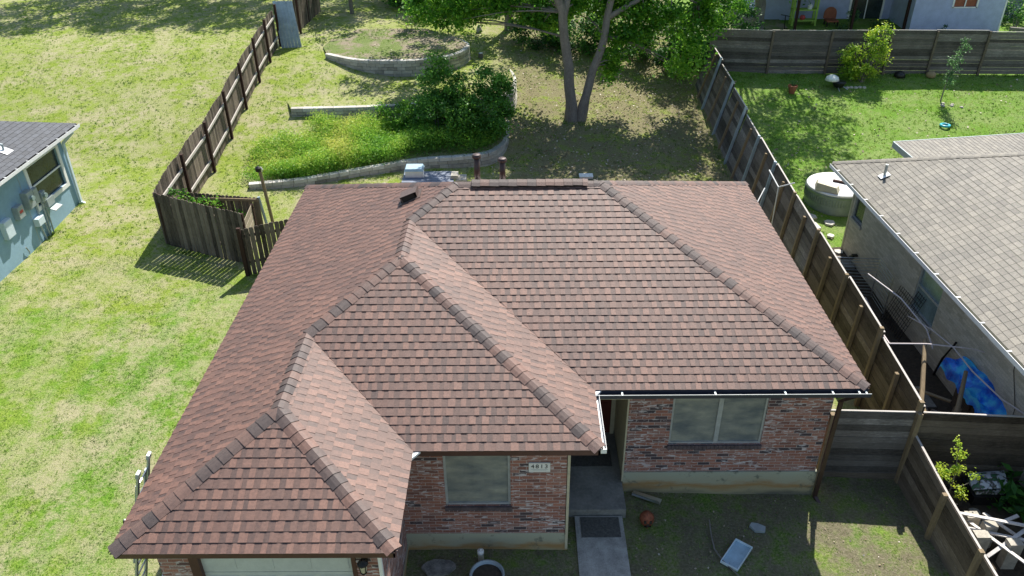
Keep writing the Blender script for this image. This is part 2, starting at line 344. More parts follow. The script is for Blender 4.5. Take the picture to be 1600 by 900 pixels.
# ------------------------------------------------------------------ mesh helpers
def rootloc(p):
    v = Vector((0,0,0))
    while p is not None: v += p.location; p = p.parent
    return v
class MB:
    def __init__(s): s.v = []; s.f = []; s.t = []; s.uv = None
    def face(s, pts, t=.5):
        i = len(s.v); s.v += [tuple(p) for p in pts]; s.f.append(tuple(range(i, i+len(pts)))); s.t.append(t)
    def hexa(s, b, t, tn=.5):       # b,t: 4 bottom, 4 top points (same order ccw)
        i = len(s.v); s.v += [tuple(p) for p in b]+[tuple(p) for p in t]
        for q in ((3,2,1,0),(4,5,6,7),(0,1,5,4),(1,2,6,5),(2,3,7,6),(3,0,4,7)): s.f.append(tuple(i+k for k in q)); s.t.append(tn)
    def box(s, a, b, tn=.5):
        (x0,y0,z0),(x1,y1,z1) = a, b
        x0,x1 = min(x0,x1),max(x0,x1); y0,y1 = min(y0,y1),max(y0,y1); z0,z1 = min(z0,z1),max(z0,z1)
        s.hexa([(x0,y0,z0),(x1,y0,z0),(x1,y1,z0),(x0,y1,z0)], [(x0,y0,z1),(x1,y0,z1),(x1,y1,z1),(x0,y1,z1)], tn)
    def beam(s, p, q, w, h, tn=.5, upv=(0,0,1)):   # rectangular bar from p to q
        p, q = Vector(p), Vector(q); d = (q-p).normalized(); u = Vector(upv)
        if abs(d.dot(u)) > .95: u = Vector((0,1,0))
        sx = d.cross(u).normalized()*w/2; sy = sx.cross(d).normalized()*h/2
        s.hexa([p-sx-sy,p+sx-sy,p+sx+sy,p-sx+sy],[q-sx-sy,q+sx-sy,q+sx+sy,q-sx+sy], tn)
    def tube(s, pts, rad, n=8, tn=.5, cap=True):
        pts = [Vector(p) for p in pts]
        if isinstance(rad, (int,float)): rad = [rad]*len(pts)
        i0 = len(s.v); ref = Vector((0,0,1))
        for k, p in enumerate(pts):
            d = (pts[min(k+1,len(pts)-1)]-pts[max(k-1,0)]).normalized()
            r = ref if abs(d.dot(ref)) < .93 else Vector((1,0,0))
            a = d.cross(r).normalized(); b2 = a.cross(d)
            for j in range(n):
                an = 2*math.pi*j/n; s.v.append(tuple(p+(a*math.cos(an)+b2*math.sin(an))*rad[k]))
        for k in range(len(pts)-1):
            for j in range(n):
                a = i0+k*n+j; b = i0+k*n+(j+1)%n; s.f.append((a,b,b+n,a+n)); s.t.append(tn)
        if cap:
            s.f.append(tuple(i0+j for j in range(n))[::-1]); s.t.append(tn)
            s.f.append(tuple(i0+(len(pts)-1)*n+j for j in range(n))); s.t.append(tn)
    def lathe(s, prof, c, n=24, tn=.5):
        c = Vector(c); i0 = len(s.v)
        for r, z in prof:
            for j in range(n):
                an = 2*math.pi*j/n; s.v.append((c.x+r*math.cos(an), c.y+r*math.sin(an), c.z+z))
        for k in range(len(prof)-1):
            for j in range(n):
                a = i0+k*n+j; b = i0+k*n+(j+1)%n; s.f.append((a,b,b+n,a+n)); s.t.append(tn)
        s.f.append(tuple(i0+j for j in range(n))[::-1]); s.t.append(tn)
        s.f.append(tuple(i0+(len(prof)-1)*n+j for j in range(n))); s.t.append(tn)
    def prism(s, poly, z0, z1, tn=.5):
        n = len(poly); i = len(s.v)
        s.v += [(x,y,z0) for x,y in poly]+[(x,y,z1) for x,y in poly]
        s.f.append(tuple(i+k for k in range(n))[::-1]); s.t.append(tn)
        s.f.append(tuple(i+n+k for k in range(n))); s.t.append(tn)
        for k in range(n): s.f.append((i+k,i+(k+1)%n,i+n+(k+1)%n,i+n+k)); s.t.append(tn)
    def build(s, name, mat, parent=None, smooth=False, local=False):
        me = bpy.data.meshes.new(name)
        off = Vector((0,0,0)) if local else rootloc(parent)
        me.from_pydata([(x-off.x,y-off.y,z-off.z) for x,y,z in s.v], [], s.f)
        uv = me.uv_layers.new(name="UVMap"); at = me.attributes.new("tone", 'FLOAT', 'FACE')
        at.data.foreach_set("value", s.t)
        buf = np.zeros(len(me.loops)*2, dtype=np.float32); V = s.v
        for p in me.polygons:
            nrm = p.normal
            if abs(nrm.z) > .75: ax = 0
            else:
                ax = 1; hx, hy = -nrm.y, nrm.x; l = math.hypot(hx,hy) or 1; hx/=l; hy/=l
                if abs(hx) >= abs(hy):
                    if hx < 0: hx, hy = -hx, -hy
                elif hy < 0: hx, hy = -hx, -hy
            for li in p.loop_indices:
                x,y,z = V[me.loops[li].vertex_index]
                if ax == 0: buf[2*li] = x; buf[2*li+1] = y
                else: buf[2*li] = x*hx+y*hy; buf[2*li+1] = z
        uv.data.foreach_set("uv", buf)
        if smooth: me.polygons.foreach_set("use_smooth", [True]*len(me.polygons))
        me.materials.append(M[mat] if isinstance(mat, str) else mat)
        o = bpy.data.objects.new(name, me); COL.objects.link(o)
        if parent is not None: o.parent = parent
        return o
def tag(o, label=None, cat=None, group=None, kind=None):
    if label: o['label'] = label
    if cat: o['category'] = cat
    if group: o['group'] = group
    if kind: o['kind'] = kind
    return o
def empty(name, loc, label, cat, group=None, rz=0):
    o = bpy.data.objects.new(name, None); COL.objects.link(o); o.location = loc; o.rotation_euler = (0,0,rz); o.empty_display_size = .2
    return tag(o, label, cat, group)
def copy_tree(o, loc=None, rz=None, label=None, parent=None):
    c = o.copy(); COL.objects.link(c)
    if parent is not None: c.parent = parent
    if loc is not None: c.location = loc
    if rz is not None: c.rotation_euler = (0,0,rz)
    if label: c['label'] = label
    for ch in o.children: copy_tree(ch, parent=c)
    return c
def wall(mb, p0, p1, z0, z1, holes=(), depth=.1, inward=(0,1)):
    """vertical wall sheet from p0 to p1 with rectangular holes (s0,s1,za,zb) and reveals"""
    p0, p1 = Vector(p0), Vector(p1); L = (p1-p0).length; d = (p1-p0)/L
    ss = sorted({0, L, *[h[0] for h in holes], *[h[1] for h in holes]}); zs = sorted({z0, z1, *[h[2] for h in holes], *[h[3] for h in holes]})
    P = lambda s_, z, k=0: (p0.x+d.x*s_+inward[0]*k, p0.y+d.y*s_+inward[1]*k, z)
    for a, b in zip(ss, ss[1:]):
        for c, e in zip(zs, zs[1:]):
            mx, mz = (a+b)/2, (c+e)/2
            if any(h[0] < mx < h[1] and h[2] < mz < h[3] for h in holes): continue
            mb.face([P(a,c),P(b,c),P(b,e),P(a,e)])
    for a, b, c, e in holes:
        mb.face([P(a,c),P(a,c,depth),P(a,e,depth),P(a,e)]); mb.face([P(b,c),P(b,c,depth),P(b,e,depth),P(b,e)])
        mb.face([P(a,c),P(b,c),P(b,c,depth),P(a,c,depth)]); mb.face([P(a,e),P(b,e),P(b,e,depth),P(a,e,depth)])

def leaf_mesh(name, cen, size, mat, parent=None, tones=None, up_bias=.5, aspect=.6, rng=None, droop=0):
    rng = rng or np.random.default_rng(1)
    n = len(cen); cen = np.asarray(cen, float)
    nr = rng.normal(size=(n,3)); nr[:,2] = np.abs(nr[:,2])+up_bias; nr /= np.linalg.norm(nr,axis=1)[:,None]
    a = rng.normal(size=(n,3)); a[:,2] -= droop; a -= (a*nr).sum(1)[:,None]*nr; a /= np.linalg.norm(a,axis=1)[:,None]
    b = np.cross(nr, a); s = (size*rng.uniform(.6,1.3,n))[:,None] if np.isscalar(size) else np.asarray(size)[:,None]
    v = np.empty((n,4,3)); v[:,0] = cen-a*s*.5; v[:,1] = cen+b*s*aspect*.5+nr*s*.1; v[:,2] = cen+a*s*.5; v[:,3] = cen-b*s*aspect*.5+nr*s*.1
    off = rootloc(parent); v -= np.array(off)
    me = bpy.data.meshes.new(name)
    me.vertices.add(n*4); me.vertices.foreach_set("co", v.ravel())
    me.loops.add(n*4); me.loops.foreach_set("vertex_index", np.arange(n*4, dtype=np.int32))
    me.polygons.add(n); me.polygons.foreach_set("loop_start", np.arange(0,n*4,4,dtype=np.int32)); me.polygons.foreach_set("loop_total", np.full(n,4,dtype=np.int32))
    at = me.attributes.new("tone",'FLOAT','FACE')
    if tones is None: tones = rng.uniform(0,1,n)
    at.data.foreach_set("value", np.clip(tones,0,1).astype(np.float32))
    me.update(); me.validate()
    me.materials.append(M[mat]); o = bpy.data.objects.new(name, me); COL.objects.link(o)
    if parent is not None: o.parent = parent
    return o
def clumps(rng, blobs, per, leaves, cr):
    """blobs: (cx,cy,cz,rx,ry,rz,count) -> clump centres, leaf centres, leaf tones"""
    cc = []; lc = []; lt = []
    for cx,cy,cz,rx,ry,rz,cnt in blobs:
        for _ in range(int(cnt*per)):
            d = rng.normal(size=3); d /= np.linalg.norm(d); r = rng.uniform(.35,1)**.5
            c = np.array([cx,cy,cz])+d*r*np.array([rx,ry,rz]); cc.append(c)
            k = int(leaves*rng.uniform(.5,1.4)); R_ = cr*rng.uniform(.6,1.35)
            q = rng.normal(size=(k,3))*R_*np.array([.5,.5,.36]); lc.append(c+q); lt.append(np.clip(rng.uniform(.15,.85)+rng.normal(size=k)*.16,0,1))
    return np.array(cc), np.concatenate(lc), np.concatenate(lt)

# ------------------------------------------------------------------ ground
def build_ground():
    xs = np.concatenate([np.linspace(-90,-20,15)[:-1], np.arange(-20,27,.35), np.linspace(28,95,14)])
    ys = np.concatenate([np.linspace(-25,5,10)[:-1], np.arange(5,52,.35), np.linspace(53,140,18)])
    v = []
    for y in ys:
        cols = [np.interp(y, KY, k) for k in KZ]
        for x in xs:
            z = float(np.interp(min(max(x,KX[0]),KX[-1]), KX, cols)) + .05*noise.noise(Vector((x*.35,y*.35,0)))+.018*noise.noise(Vector((x*1.4,y*1.4,3)))
            v.append((x,y,z))
    nx = len(xs); f = []
    for j in range(len(ys)-1):
        for i in range(nx-1): a = j*nx+i; f.append((a,a+1,a+1+nx,a+nx))
    me = bpy.data.meshes.new("ground"); me.from_pydata(v, [], f); me.polygons.foreach_set("use_smooth",[True]*len(f)); me.materials.append(M['ground'])
    o = bpy.data.objects.new("ground", me); COL.objects.link(o); tag(o, kind='structure')
build_ground()
for k, (wl, zt, cl) in enumerate(TER):
    b = MB(); b.face([(x,y,terz(k,x,y)) for x,y in wl+cl]); o = b.build("terrace_ground", 'dirt' if k == 0 else 'ground'); tag(o, kind='structure')
# bare strips: dirt side yard between fence and right house
def patch(name, poly, mat, dz=.012):
    import bmesh
    me = bpy.data.meshes.new(name); bm = bmesh.new()
    vs = [bm.verts.new((x,y,0)) for x,y in poly]; bm.faces.new(vs); bmesh.ops.triangulate(bm, faces=bm.faces[:])
    bmesh.ops.subdivide_edges(bm, edges=bm.edges[:], cuts=6, use_grid_fill=True)
    for v in bm.verts: v.co.z = T(v.co.x, v.co.y)+.05*noise.noise(Vector((v.co.x*.35,v.co.y*.35,0)))+dz+.018*noise.noise(Vector((v.co.x*1.4,v.co.y*1.4,3)))
    bm.to_mesh(me); me.materials.append(M[mat]); o = bpy.data.objects.new(name, me); COL.objects.link(o); tag(o, kind='structure')

patch('side_yard_dirt', [(8.62,6),(20,6),(20,12.6),(11.2,12.7),(11.0,23.2),(9.6,23.0),(8.9,18)], 'soil', .03)
patch('yard_dirt', [(9.6,40.5),(14.2,42.5),(14.2,46),(9.8,46.5)], 'dirt', .04)

# ------------------------------------------------------------------ shingle roofs
def shingle_plane(mb, O, U, D, P, bounds, dmax, kind='lam', e=.154, tab=.112, lift=1.0, seed=1, brk=()):
    """roof plane: point = O + U*u + D*d + z*P*d ; bounds(d) -> (u0,u1)"""
    rg = random.Random(seed)
    O, U, D = Vector(O), Vector(U), Vector(D); nrm = (Vector((0,0,1))-D*P).normalized()
    pos = lambda u, d, h: O+U*u+D*d+Vector((0,0,P*d))+nrm*h
    d = -.03; row = 0; frac = 0
    while d < dmax-.01:
        d0s = d
        d0, d1 = d, min(d+e, dmax); cut = False
        for k_ in brk:
            if d0+1e-3 < k_ < d1-1e-3: cut = True
        a0, b0 = bounds(max(d0,0)+1e-5); a1, b1 = bounds(d1-1e-5)
        if cut: a0 = a1-(d1-d0)
        us = min(a0,a1); ue = max(b0,b1)
        u = us-rg.uniform(0,tab) if kind == 'lam' else us-(row%2)*tab/2-rg.uniform(0,.02)
        tooth = rg.random() < .5; prev = .5
        jit = rg.uniform(-.004,.004)
        while u < ue:
            wd = rg.uniform(.75,1.3)*tab*(1.0 if tooth else .85) if kind == 'lam' else tab
            g = 0 if kind == 'lam' else .009
            l0 = min(max(u,a0),b0); r0 = min(max(u+wd-g,a0),b0); l1 = min(max(u,a1),b1); r1 = min(max(u+wd-g,a1),b1)
            if (r0-l0) > .002 or (r1-l1) > .002:
                if kind == 'lam':
                    tn = (rg.uniform(.50,.80) if tooth else rg.uniform(.30,.56))*(1 if rg.random()<.93 else rg.uniform(.7,1))
                    h = (.0235 if tooth else .0165)*lift
                else:
                    tn = rg.uniform(.15,.85); h = .018*lift
                h += rg.uniform(-.001,.0015); dd = d0+jit
                A, B = pos(l0,dd,h), pos(r0,dd,h); C_, D_ = pos(r1,d1+.004,h*.25+.003), pos(l1,d1+.004,h*.25+.003)
                mb.face([A,B,C_,D_], tn); mb.face([pos(l0,dd,-.004),pos(r0,dd,-.004),B,A], 0)  # butt edge toned darkest: dark asphalt, also deepens the course shadow line
                if kind == 'lam' and tooth:
                    mb.face([pos(l0,dd,0),A,D_], tn*.5); mb.face([pos(r0,dd,0),B,C_], tn*.5)
            u += wd; tooth = not tooth
        d += e; row += 1
def caps(mb, p0, p1, n1, n2, sp=.2, wing=.15, lift=0.0, seed=3, start=0):
    rg = random.Random(seed); p0, p1 = Vector(p0), Vector(p1); L = (p1-p0).length; t = (p1-p0)/L
    ws = []
    for n in (n1, n2):
        n = Vector(n).normalized(); w_ = t.cross(n).normalized()
        ws.append((w_, n))
    # wings point away from each other, downwards
    (wa, na), (wb, nb) = ws
    if wa.z > 0 or (abs(wa.z) < 1e-4 and wa.dot(nb) < 0): wa = -wa
    if wb.z > 0: wb = -wb
    if wa.z > 0: wa = -wa
    u = (na+nb).normalized()
    s = 0.0
    while s < L-.03:
        e = min(s+sp+.03, L+.02); tn = rg.uniform(.2,1); j = rg.uniform(-.014,.014); ww = wing+rg.uniform(-.010,.010)
        def ring(sv_, h):
            c = p0+t*sv_+u*(lift)
            return [c+wa*ww+na*(h-.006), c+wa*ww*.45+na*(h+.008), c+u*(h+.012), c+wb*ww*.45+nb*(h+.008), c+wb*ww+nb*(h-.006)]
        r0, r1 = ring(s+j, .033), ring(e, .021)
        low = ring(s+j, .019)
        for k in range(4):
            mb.face([r0[k],r0[k+1],r1[k+1],r1[k]], tn); mb.face([low[k],low[k+1],r0[k+1],r0[k]], 0)  # front lips toned darkest, painting the shadow under each cap
        b0, b1 = p0+t*s+u*lift, p0+t*e+u*lift
        mb.face([r0[0],r1[0],b1+wa*ww,b0+wa*ww], 0); mb.face([r0[4],r1[4],b1+wb*ww,b0+wb*ww], 0)
        s += sp

# ------------------------------------------------------------------ the brick house
x0,x1,x2,x3 = -6.18,-1.88,1.415,6.665
y0,y1,y2,yb = 8.087,10.274,11.921,21.46
P = .456; Hd = (yb-y2)/2; H = P*Hd; yr = y2+Hd
house = empty("brick_house", (0,12,-3.1), "red brick house with brown shingled hip roof filling the middle", "house")
wa = MB()
BZ, TZ = -2.55, -.14
gx0,gx1 = -5.78,-2.22; mxr = .90; rx0,rx1 = 2.20,6.27; gy,my,ry = 8.49,10.67,12.32; by = yb-.4
wall(wa, (gx0,gy),(gx1,gy),BZ-.45,TZ, [(.60,3.13,-3.2,-.42)], .12)
wall(wa, (gx1,gy),(gx1,my),BZ-.3,TZ)
wall(wa, (gx1,my),(mxr,my),BZ,TZ, [(-1.40-gx1,-.17-gx1,-1.79,-.47)], .09)
wall(wa, (rx0,ry),(rx1,ry),BZ,TZ, [(3.08-rx0,4.99-rx0,-1.79,-.47)], .09)
wall(wa, (rx1,ry),(rx1,by),BZ,TZ, (), .1, (-1,0))
wall(wa, (rx1,by),(gx0,by),BZ,TZ, (), .1, (0,-1))
wall(wa, (gx0,by),(gx0,gy),BZ-.3,TZ, (), .1, (1,0))
wa.build("wall", 'brick', house)
M['sillbrick'] = plain('dark_sill_brick', (.10,.075,.08), .9, 0, .25, 10)
for xa, xb, y in ((-1.42,-.15,my),(3.06,5.01,ry)):
    b = MB()   # rowlock course of bricks on edge
    n_ = int((xb-xa)/.079)
    for i in range(n_):
        a = xa+i*(xb-xa)/n_; b.box((a+.004,y-.045,-1.90),(a+(xb-xa)/n_-.004,y+.03,-1.797), rnd.random())
    b.box((xa,y-.02,-1.895),(xb,y+.02,-1.805),0)
    b.build("brick_sill", 'sillbrick', house)
b = MB()
b.box((gx1-.02,my+.0,-3.3),(mxr+.03,my+.3,BZ)); b.box((rx0,ry-.03,-3.6),(rx1+.03,ry+.3,BZ)); b.box((rx1-.3,ry+.3,-3.6),(rx1+.03,by,BZ)); b.box((gx0-.03,gy+.1,-3.5),(gx0+.25,by,BZ-.3)); b.box((gx1-.2,gy+.1,-3.5),(gx1+.02,my,BZ-.3))
b.box((gx0,by-.2,-3.5),(rx1,by+.03,BZ))
b.build("foundation", 'found', house)
# recessed entry
b = MB(); b.box((mxr-.03,my+.0,-2.62),(mxr+.012,14.0,TZ)); b.box((rx0-.03,ry+.02,-2.70),(rx0+.01,14.0,TZ)); b.box((mxr,13.95,-2.85),(rx0,14.05,TZ)); b.box((mxr,my+.1,-.30),(x2-.05,14,-.26)); b.box((x2-.05,y2+.05,-.298),(rx0,14,-.258))
b.build("entry_siding", 'cream', house)
for a_,c_ in (((mxr-.02,my-.02,-2.98),(mxr+.03,my+.0,TZ)),((rx0-.035,ry-.06,-2.78),(rx0-.002,ry+.03,TZ))): b = MB(); b.box(a_,c_); b.build("corner_trim", 'cream', house)
dr = MB(); dr.box((1.15,13.86,-2.83),(2.08,13.93,-.72))
for zz in ((-2.6,-1.95),(-1.8,-1.15)):
    for xx in ((1.25,1.55),(1.68,1.98)): dr.box((xx[0],13.845,zz[0]),(xx[1],13.865,zz[1]))
dro = dr.build("front_door", 'doorred', house)
b = MB(); b.tube([(2.0,13.85,-1.75),(2.0,13.78,-1.75)], .028); b.build("door_knob", 'alu', dro)
b = MB(); b.tube([(2.0,13.85,-1.55),(2.0,13.80,-1.55)], .025); b.build("deadbolt", 'alu', dro)
b = MB(); b.box((1.06,13.84,-2.85),(1.15,13.95,-.62)); b.box((2.08,13.84,-2.85),(2.17,13.95,-.62)); b.box((1.06,13.84,-.71),(2.17,13.95,-.60)); b.build("door_frame", 'cream', dro)
# soffit and roof deck
b = MB()
foot = [(x0,y0),(x1,y0),(x1,y1),(x2,y1),(x2,y2),(x3,y2),(x3,yb),(x0,yb)]
ins = [(x0+.02,y0+.02),(x1-.02,y0+.02),(x1-.02,y1+.02),(x2-.02,y1+.02),(x2-.02,y2+.02),(x3-.02,y2+.02),(x3-.02,yb-.02),(x0+.02,yb-.02)]
b.face([(x,y,-.135) for x,y in ins]); b.build("soffit", 'cream', house)
b = MB()
def ridgepts(xa, xb, ya): return
r1h, r2h = (x1-x0)/2, (x2-x0)/2
a1 = (x0+r1h,y0+r1h,P*r1h); rr1 = (x0+r1h,y1+r1h,P*r1h); a2 = (x0+r2h,y1+r2h,P*r2h); rr2 = (x0+r2h,y2+r2h,P*r2h); rl = (x0+Hd,yr,H); rrr = (x3-Hd,yr,H)
dz = Vector((0,0,-.012))
def dface(pts): b.face([Vector(p)+dz for p in pts])
dface([(x0,y0,0),a1,rr1,a2,rr2,rl,(x0,yb,0)]); dface([(x0,y0,0),(x1,y0,0),a1]); dface([(x1,y0,0),(x1,y1,0),rr1,a1])
dface([(x1,y1,0),(x2,y1,0),a2,rr1]); dface([(x2,y1,0),(x2,y2,0),rr2,a2]); dface([(x2,y2,0),(x3,y2,0),rrr,rl,rr2]); dface([(x3,y2,0),(x3,yb,0),rrr]); dface([(x0,yb,0),(x3,yb,0),rrr,rl])
b.build("roof_deck", 'deck', house)
rf = MB()
def lb(d):   # left plane: u=y from the front hips to the back hip
    s_ = y0+d if d < r1h else (y1+d if d < r2h else y2+d)
    return (s_, yb-d)
shingle_plane(rf, (x0,0,0),(0,1,0),(1,0,0),P,lb,Hd,seed=11,brk=(r1h,r2h))
V_ = .012
shingle_plane(rf, (0,y0,0),(1,0,0),(0,1,0),P,lambda d:(x0+d,x1-d),r1h,seed=12)
shingle_plane(rf, (0,y1,0),(1,0,0),(0,1,0),P,lambda d:((x1-d+V_) if d<r1h else x0+d, x2-d),r2h,seed=13)
shingle_plane(rf, (0,y2,0),(1,0,0),(0,1,0),P,lambda d:((x2-d+V_) if d<r2h else x0+d, x3-d),Hd,seed=14)
shingle_plane(rf, (x1,0,0),(0,1,0),(-1,0,0),P,lambda d:(y0+d,y1+d),r1h,seed=15)
shingle_plane(rf, (x2,0,0),(0,1,0),(-1,0,0),P,lambda d:(y1+d,y2+d),r2h,seed=16)
shingle_plane(rf, (x3,0,0),(0,1,0),(-1,0,0),P,lambda d:(y2+d,yb-d),Hd,seed=17)
shingle_plane(rf, (0,yb,0),(1,0,0),(0,-1,0),P,lambda d:(x0+d,x3-d),Hd,seed=18,tab=.4)
roof = rf.build("roof", 'shingle', house)
nL,nR,nF,nB = (-P,0,1),(P,0,1),(0,-P,1),(0,P,1)
cp = MB()
caps(cp,(x0,y0,0),a1,nL,nF,seed=1); caps(cp,(x1,y0,0),a1,nR,nF,seed=2); caps(cp,a1,rr1,nL,nR,sp=.2,seed=3)
caps(cp,rr1,a2,nL,nF,seed=4); caps(cp,(x2,y1,0),a2,nR,nF,seed=5); caps(cp,a2,rr2,nL,nR,seed=6)
caps(cp,rr2,rl,nL,nF,seed=7); caps(cp,(x3,y2,0),rrr,nR,nF,seed=8); caps(cp,(x0,yb,0),rl,nL,nB,seed=9); caps(cp,(x3,yb,0),rrr,nR,nB,seed=10)
caps(cp,(-1.02,yr,H),rl,nF,nB,seed=11); caps(cp,(1.55,yr,H),rrr,nF,nB,seed=12)
cp.build("ridge_cap", 'cap', roof)
rv = MB(); caps(rv,(-1.05,yr,H),(1.58,yr,H),nF,nB,sp=.21,wing=.17,lift=.05,seed=13); rvo = rv.build("ridge_vent", 'cap', roof)
b = MB(); b.hexa([(-1.04,yr-.13,H-.04),(1.57,yr-.13,H-.04),(1.57,yr+.13,H-.04),(-1.04,yr+.13,H-.04)],[(-1.04,yr-.13,H+.015),(1.57,yr-.13,H+.015),(1.57,yr+.13,H+.015),(-1.04,yr+.13,H+.015)]); b.build("vent_gap_shade", 'black', rvo)  # black strip painted in as the shade of the gap under the vent caps
# fascias and drip edge
b = MB()
def fas(p, q, n_):  # fascia board just inside the eave line
    p, q, n_ = Vector((*p,0)), Vector((*q,0)), Vector((*n_,0))
    b.hexa([p-Vector((0,0,.16)),q-Vector((0,0,.16)),q-Vector((0,0,.16))-n_*.025,p-Vector((0,0,.16))-n_*.025],[p-Vector((0,0,.012)),q-Vector((0,0,.012)),q-Vector((0,0,.012))-n_*.025,p-Vector((0,0,.012))-n_*.025])
e_ = .015
fas((x0+e_,y0+e_),(x1-e_,y0+e_),(0,-1)); fas((x1-e_,y0+e_),(x1-e_,y1+e_),(1,0)); fas((x1-e_,y1+e_),(x2-e_,y1+e_),(0,-1)); fas((x2-e_,y1+e_),(x2-e_,y2+e_),(1,0))
fas((x2-e_,y2+e_),(x3-e_,y2+e_),(0,-1)); fas((x3-e_,y2+e_),(x3-e_,yb-e_),(1,0)); fas((x3-e_,yb-e_),(x0+e_,yb-e_),(0,1)); fas((x0+e_,yb-e_),(x0+e_,y0+e_),(-1,0))
b.build("fascia", 'fascia', house)
# gutters: long dark one over the right wall, white one along the entry eave
g = MB(); gy0 = y2-.02
for z0_,z1_,ya,yb_ in ((-.12,-.11,gy0-.13,gy0),(-.12,-.03,gy0-.134,gy0-.13),(-.12,-.01,gy0-.004,gy0)): g.box((x2+.05,ya,z0_),(x3+.01,yb_,z1_))
gut = g.build("gutter", 'gutter', house)
b = MB(); b.box((x2+.05,gy0-.140,-.036),(x3+.012,gy0-.1345,-.024)); b.build("gutter_rim", 'white', gut)
for x in (1.95,3.72,5.05,5.95,6.45,6.58): b = MB(); b.box((x,gy0-.13,-.04),(x+.03,gy0-.01,-.033)); b.build("gutter_bracket", 'metergrey', gut)
g = MB()
for xa,xb,z0_,z1_ in ((x2+.002,x2+.10,-.11,-.10),(x2+.10,x2+.105,-.11,-.012),(x2+.002,x2+.006,-.11,-.01)): g.box((xa,y1+.02,z0_),(xb,y2-.15,z1_))
g.box((x2+.002,y1+.005,-.11),(x2+.105,y1+.02,-.012))
g.build("gutter", 'white', house)
for (vx,vy) in ((x1,y1),(x2,y2)):
    b = MB(); b.prism([(vx-.02,vy-.02),(vx+.16,vy-.02),(vx+.02,vy-.20),(vx-.02,vy-.20)], -.06, -.015); b.build("valley_flashing", 'white', roof)
# downspout at the right front corner
b = MB(); b.beam((6.55,y2-.06,-.12),(6.36,ry-.12,-.55),.08,.06); b.beam((6.36,ry-.12,-.55),(6.34,ry-.10,-3.2),.08,.06); b.beam((6.34,ry-.10,-3.2),(6.42,ry-.35,-3.3),.08,.06)
b.build("downspout", 'brown_metal', house)
# windows
def window(xa, xb, za, zb, y, mull, par=house):
    f = MB()
    t = .045
    f.box((xa,y+.03,za),(xb,y+.075,za+t)); f.box((xa,y+.03,zb-t),(xb,y+.075,zb)); f.box((xa,y+.03,za+t),(xa+t,y+.075,zb-t)); f.box((xb-t,y+.03,za+t),(xb,y+.075,zb-t))
    if mull: xm = (xa+xb)/2+.02; f.box((xm-.045,y+.025,za+t),(xm+.045,y+.075,zb-t))
    wn = f.build("window", 'frame', par)
    segs = [(xa+t,xb-t)] if not mull else [(xa+t,xm-.045),(xm+.045,xb-t)]
    for sa, sb in segs:
        s = MB(); nx_, nz_ = 18, 14; rg = random.Random(int(sa*10))
        P_ = [[(sa+(sb-sa)*i/nx_, y+.058+.008*noise.noise(Vector((i*.35+sa,j*.3,5))), za+t+(zb-za-2*t)*j/nz_) for i in range(nx_+1)] for j in range(nz_+1)]
        for j in range(nz_):
            for i in range(nx_): s.face([P_[j][i],P_[j][i+1],P_[j+1][i+1],P_[j+1][i]])
        s.build("solar_screen", 'screen', wn)
    return wn
window(-1.40,-.17,-1.79,-.47,my,False); window(3.08,4.99,-1.79,-.47,ry,True)
# garage door with panel grooves
b = MB(); gd0, gd1 = gx0+.60, gx0+3.13
for i in range(5):
    z1_ = -.50-i*.54; b.box((gd0+.05,gy+.07,z1_-.53),(gd1-.04,gy+.11,z1_))
    for k in range(4):
        w_ = (gd1-gd0-.1)/4; xa = gd0+.05+k*w_
        b.box((xa+.06,gy+.062,z1_-.45),(xa+w_-.06,gy+.072,z1_-.08))
gdo = b.build("garage_door", 'garage', house)
b = MB(); b.box((gd0-.10,gy-.02,-3.2),(gd0+.05,gy+.1,-.36)); b.box((gd1-.04,gy-.02,-3.2),(gd1+.03,gy+.1,-.36)); b.box((gd0-.10,gy-.02,-.50),(gd1+.03,gy+.1,-.36)); b.build("door_frame", 'fascia', gdo)
b = MB(); b.box((gx1-.045,gy-.012,-3.2),(gx1+.012,gy+.05,-.16)); b.build("corner_trim", 'white', house)
# wall lantern
b = MB(); lx, ly, lz = -2.47, gy-.16, -.62
b.box((lx-.05,gy-.03,lz-.08),(lx+.05,gy,lz+.10)); b.tube([(lx,gy-.03,lz+.05),(lx,gy-.10,lz+.12),(lx,ly,lz+.10)], .012)
b.lathe([(.02,.13),(.085,.07),(.095,.05),(.02,.05)], (lx,ly,lz), 8)
for k in range(4):
    a = k*math.pi/2+.78; b.beam((lx+.075*math.cos(a),ly+.075*math.sin(a),lz+.05),(lx+.05*math.cos(a),ly+.05*math.sin(a),lz-.14),.012,.012)
b.lathe([(.055,-.15),(.055,-.14),(.02,-.19)], (lx,ly,lz), 8)
lt = b.build("wall_lantern", 'black', house)
b = MB(); b.lathe([(.045,-.13),(.068,.045),(.03,.047)], (lx,ly,lz), 8); b.build("lantern_glass", 'cream', lt)
# house number plaque
b = MB(); b.box((.17,my-.03,-.90),(.56,my-.012,-.68)); sg = b.build("house_number_plaque", 'pvc', house)
b = MB(); b.box((.165,my-.012,-.905),(.565,my-.002,-.675)); b.build("plaque_back", 'frame', sg)
def text_mesh(s_, size, loc, name, mat, par, ext=.002, rot=(R(90),0,0)):
    cu = bpy.data.curves.new("t", 'FONT'); cu.body = s_; cu.size = size; cu.extrude = ext; cu.align_x = 'CENTER'; cu.space_character = 1.25
    to = bpy.data.objects.new("t", cu); COL.objects.link(to); bpy.context.view_layer.update()
    me = bpy.data.meshes.new_from_object(to.evaluated_get(bpy.context.evaluated_depsgraph_get())); bpy.data.objects.remove(to)
    me.transform(Matrix.Translation(Vector(loc)-rootloc(par)) @ Matrix.Rotation(rot[0],4,'X')); me.materials.clear(); me.materials.append(M[mat])
    me.name = name; o = bpy.data.objects.new(name, me); COL.objects.link(o); o.parent = par; return o
